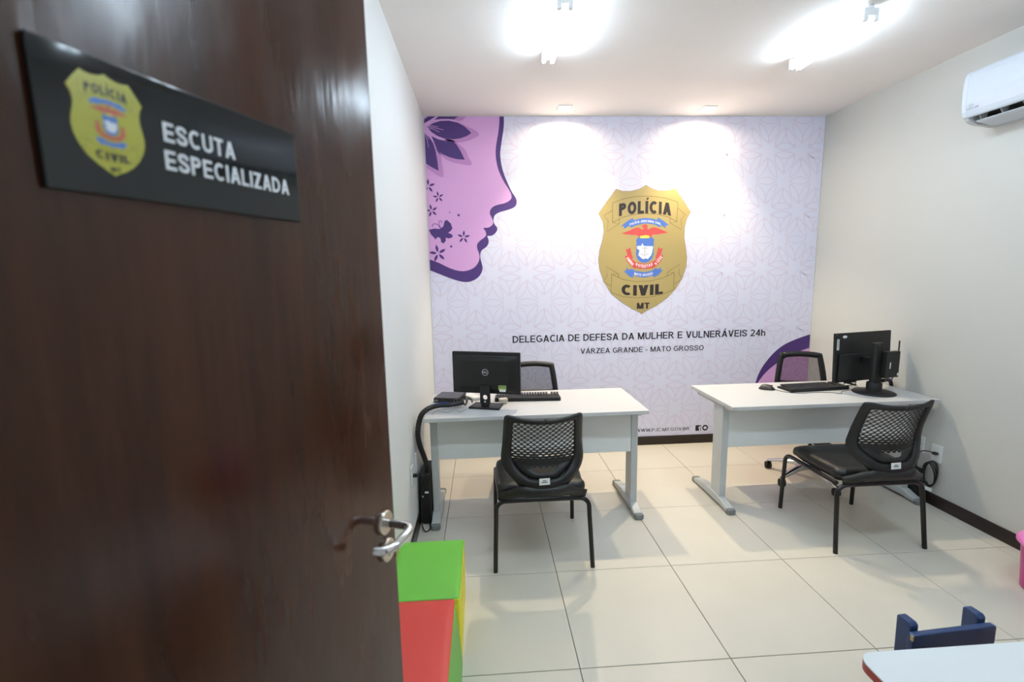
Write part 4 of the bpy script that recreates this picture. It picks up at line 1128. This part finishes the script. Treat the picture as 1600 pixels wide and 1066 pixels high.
def plug(label, side, y, z, tail):
    x = 0.0 if side < 0 else W
    s = -side
    r = empty('power_plug', (x + s * 0.0101, y, z))
    tag(r, label, 'plug')
    MB().prism(round_rect(-0.012, 0.012, -0.009, 0.009, 0.004, 3), 0, 0.026, lambda a, b, d: (s * d, a, b)).build('plug_body', M_CABLE, r, bevel=0.003)
    b0 = Vector((x + s * 0.0101, y, z))
    MB().tube(smooth_path([(s * 0.024, 0, 0)] + [tuple(Vector(p) - b0) for p in tail], 6), 0.0036, 8).build('cord', M_CABLE, r)
plug('black plug and cord in the socket nearer the door', -1, 2.475, 0.425, [(0.045, 2.50, 0.425), (0.055, 2.56, 0.41), (0.056, 2.63, 0.37), (0.055, 2.69, 0.330)])
plug('black plug and cord in the right wall socket', 1, 2.600, 0.366, [(3.405, 2.62, 0.375), (3.385, 2.655, 0.36), (3.388, 2.675, 0.30), (3.40, 2.69, 0.228)])

# ------------------------------------------------------------------ foam play blocks
def foam(label, x0, x1, y0, y1, h, top_m, side_m, flare=0.0):
    r = empty('foam_block', ((x0 + x1) / 2, (y0 + y1) / 2, 0))
    tag(r, label, 'foam block', 'soft foam play blocks')
    hx, hy = (x1 - x0) / 2, (y1 - y0) / 2
    rows = []
    n = 5
    base = round_rect(-hx, hx, -hy, hy, 0.012, n)
    puff = lambda x, y, z: (x * (1 + 0.006 * math.sin(PI * z / h)) + (flare * (1 - z / h) if x > 0 else 0), y * (1 + 0.006 * math.sin(PI * z / h)), z)
    rows = [[puff(x, y, z) for x, y in base + base[:1]] for z in [h * k / 8 for k in range(8)] + [h - 0.006]]
    mb = MB().grid(rows); mb.add([puff(x, y, 0) for x, y in base], [tuple(range(len(base)))])
    mb.build('side_cover', side_m, r)
    rows = []
    for s_, z in ((1.0, h - 0.006), (0.992, h - 0.001), (0.97, h + 0.001), (0.8, h + 0.004), (0.4, h + 0.006), (0.001, h + 0.006)):
        rows.append([(x * s_, y * s_, z) for x, y in base + base[:1]])
    MB().grid(rows).build('top_cover', top_m, r)
    P = [(x * 1.001, y * 1.001, h - 0.006) for x, y in base]
    MB().tube(P, 0.0022, 6, closed=True).build('seam', side_m, r)
    return r
VINYL = dict(rough=0.42, var=0.04, nscale=6, bump=0.12, bscale=120)
M_VG = mat('vinyl_green', (104, 180, 62), **VINYL); M_VY = mat('vinyl_yellow', (240, 224, 24), **VINYL); M_VR = mat('vinyl_red', (200, 62, 54), **VINYL)
foam('soft foam block with green top and yellow side by the left wall', 0.013, 0.327, 1.556, 1.995, 0.285, M_VG, M_VY)
foam('soft foam block with red top and green side behind the door', 0.013, 0.308, 1.10, 1.552, 0.288, M_VR, M_VG, 0.022)

# ------------------------------------------------------------------ play table, child chair, pink stool
M_TT = mat('white_table_laminate', (212, 218, 220), 0.3, var=0.01)
M_RED = mat('red_edge_paint', (150, 34, 30), 0.4)
def play_table():
    r = empty('play_table', (1.83, 0.605, 0))
    tag(r, 'low white play table with red edge near the doorway', 'table')
    rr = round_rect(-0.325, 0.325, -0.325, 0.325, 0.045, 8)
    MB().prism(rr, 0.472, 0.4965).build('table_edge', M_RED, r)
    MB().prism(round_rect(-0.3245, 0.3245, -0.3245, 0.3245, 0.0445, 8), 0.4965, 0.5005).build('tabletop', M_TT, r)
    for x in (-0.27, 0.27):
        for y in (-0.27, 0.27):
            MB().box((x, y, 0.236), (0.045, 0.045, 0.472)).build('leg', M_RED, r, bevel=0.004)
    for y in (-0.27, 0.27):
        MB().bb(-0.248, 0.248, y - 0.01, y + 0.01, 0.42, 0.4715).build('apron', M_RED, r, bevel=0.002)
play_table()
M_NAVY = mat('navy_paint', (30, 54, 96), 0.35, var=0.12, nscale=12, bump=0.1, bscale=90)
def child_chair():
    r = empty('child_chair', (1.868, 1.0, 0), math.radians(3.5))
    tag(r, 'small navy wooden child chair tucked under the low white table', 'chair')
    for s in (-1, 1):
        mb = MB()
        lo, hi = (0.03, 0.0), (0.012, 0.538)
        x0, x1 = (s * 0.118 - 0.014, s * 0.118 + 0.014)
        mb.prism([(0.000, 0.0), (0.045, 0.0), (0.052, 0.518), (0.047, 0.524), (0.012, 0.524), (0.004, 0.516)], x0, x1, lambda a, b, d: (d, a, b))
        mb.build('leg', M_NAVY, r, bevel=0.004)
        MB().box((s * 0.118, -0.235, 0.13), (0.028, 0.034, 0.26)).build('leg', M_NAVY, r, bevel=0.004)
        MB().bb(s * 0.118 - 0.011, s * 0.118 + 0.011, -0.225, 0.01, 0.205, 0.245).build('side_rail', M_NAVY, r, bevel=0.003)
    MB().prism(round_rect(-0.146, 0.144, 0.415, 0.504, 0.008, 4), -0.019, -0.0005, lambda a, b, d: (a, d, b)).build('back_board', M_NAVY, r, bevel=0.0035)
    MB().prism(round_rect(-0.150, 0.150, -0.262, -0.004, 0.02, 4), 0.26, 0.277).build('seat', M_NAVY, r, bevel=0.003)
    MB().bb(-0.1468, -0.1445, -0.0195, -0.010, 0.485, 0.501).build('worn_edge', mat('bare_wood', (188, 164, 124), 0.6), r)
child_chair()
M_PK = mat('pink_plastic', (240, 128, 196), 0.35, var=0.02)
M_PKD = mat('magenta_plastic', (200, 60, 140), 0.35, var=0.02)
def pink_stool():
    r = empty('plastic_stool', (3.228, 1.71, 0))
    tag(r, 'small round pink plastic stool by the right wall baseboard', 'stool')
    MB().lathe([(0.001, 0.222), (0.140, 0.222), (0.158, 0.226), (0.168, 0.237), (0.168, 0.246), (0.158, 0.256), (0.140, 0.259), (0.001, 0.259)], seg=40).build('seat', M_PK, r)
    MB().lathe([(0.130, 0.0), (0.136, 0.004), (0.137, 0.03), (0.150, 0.2225)], seg=40).build('body', M_PKD, r)
pink_stool()
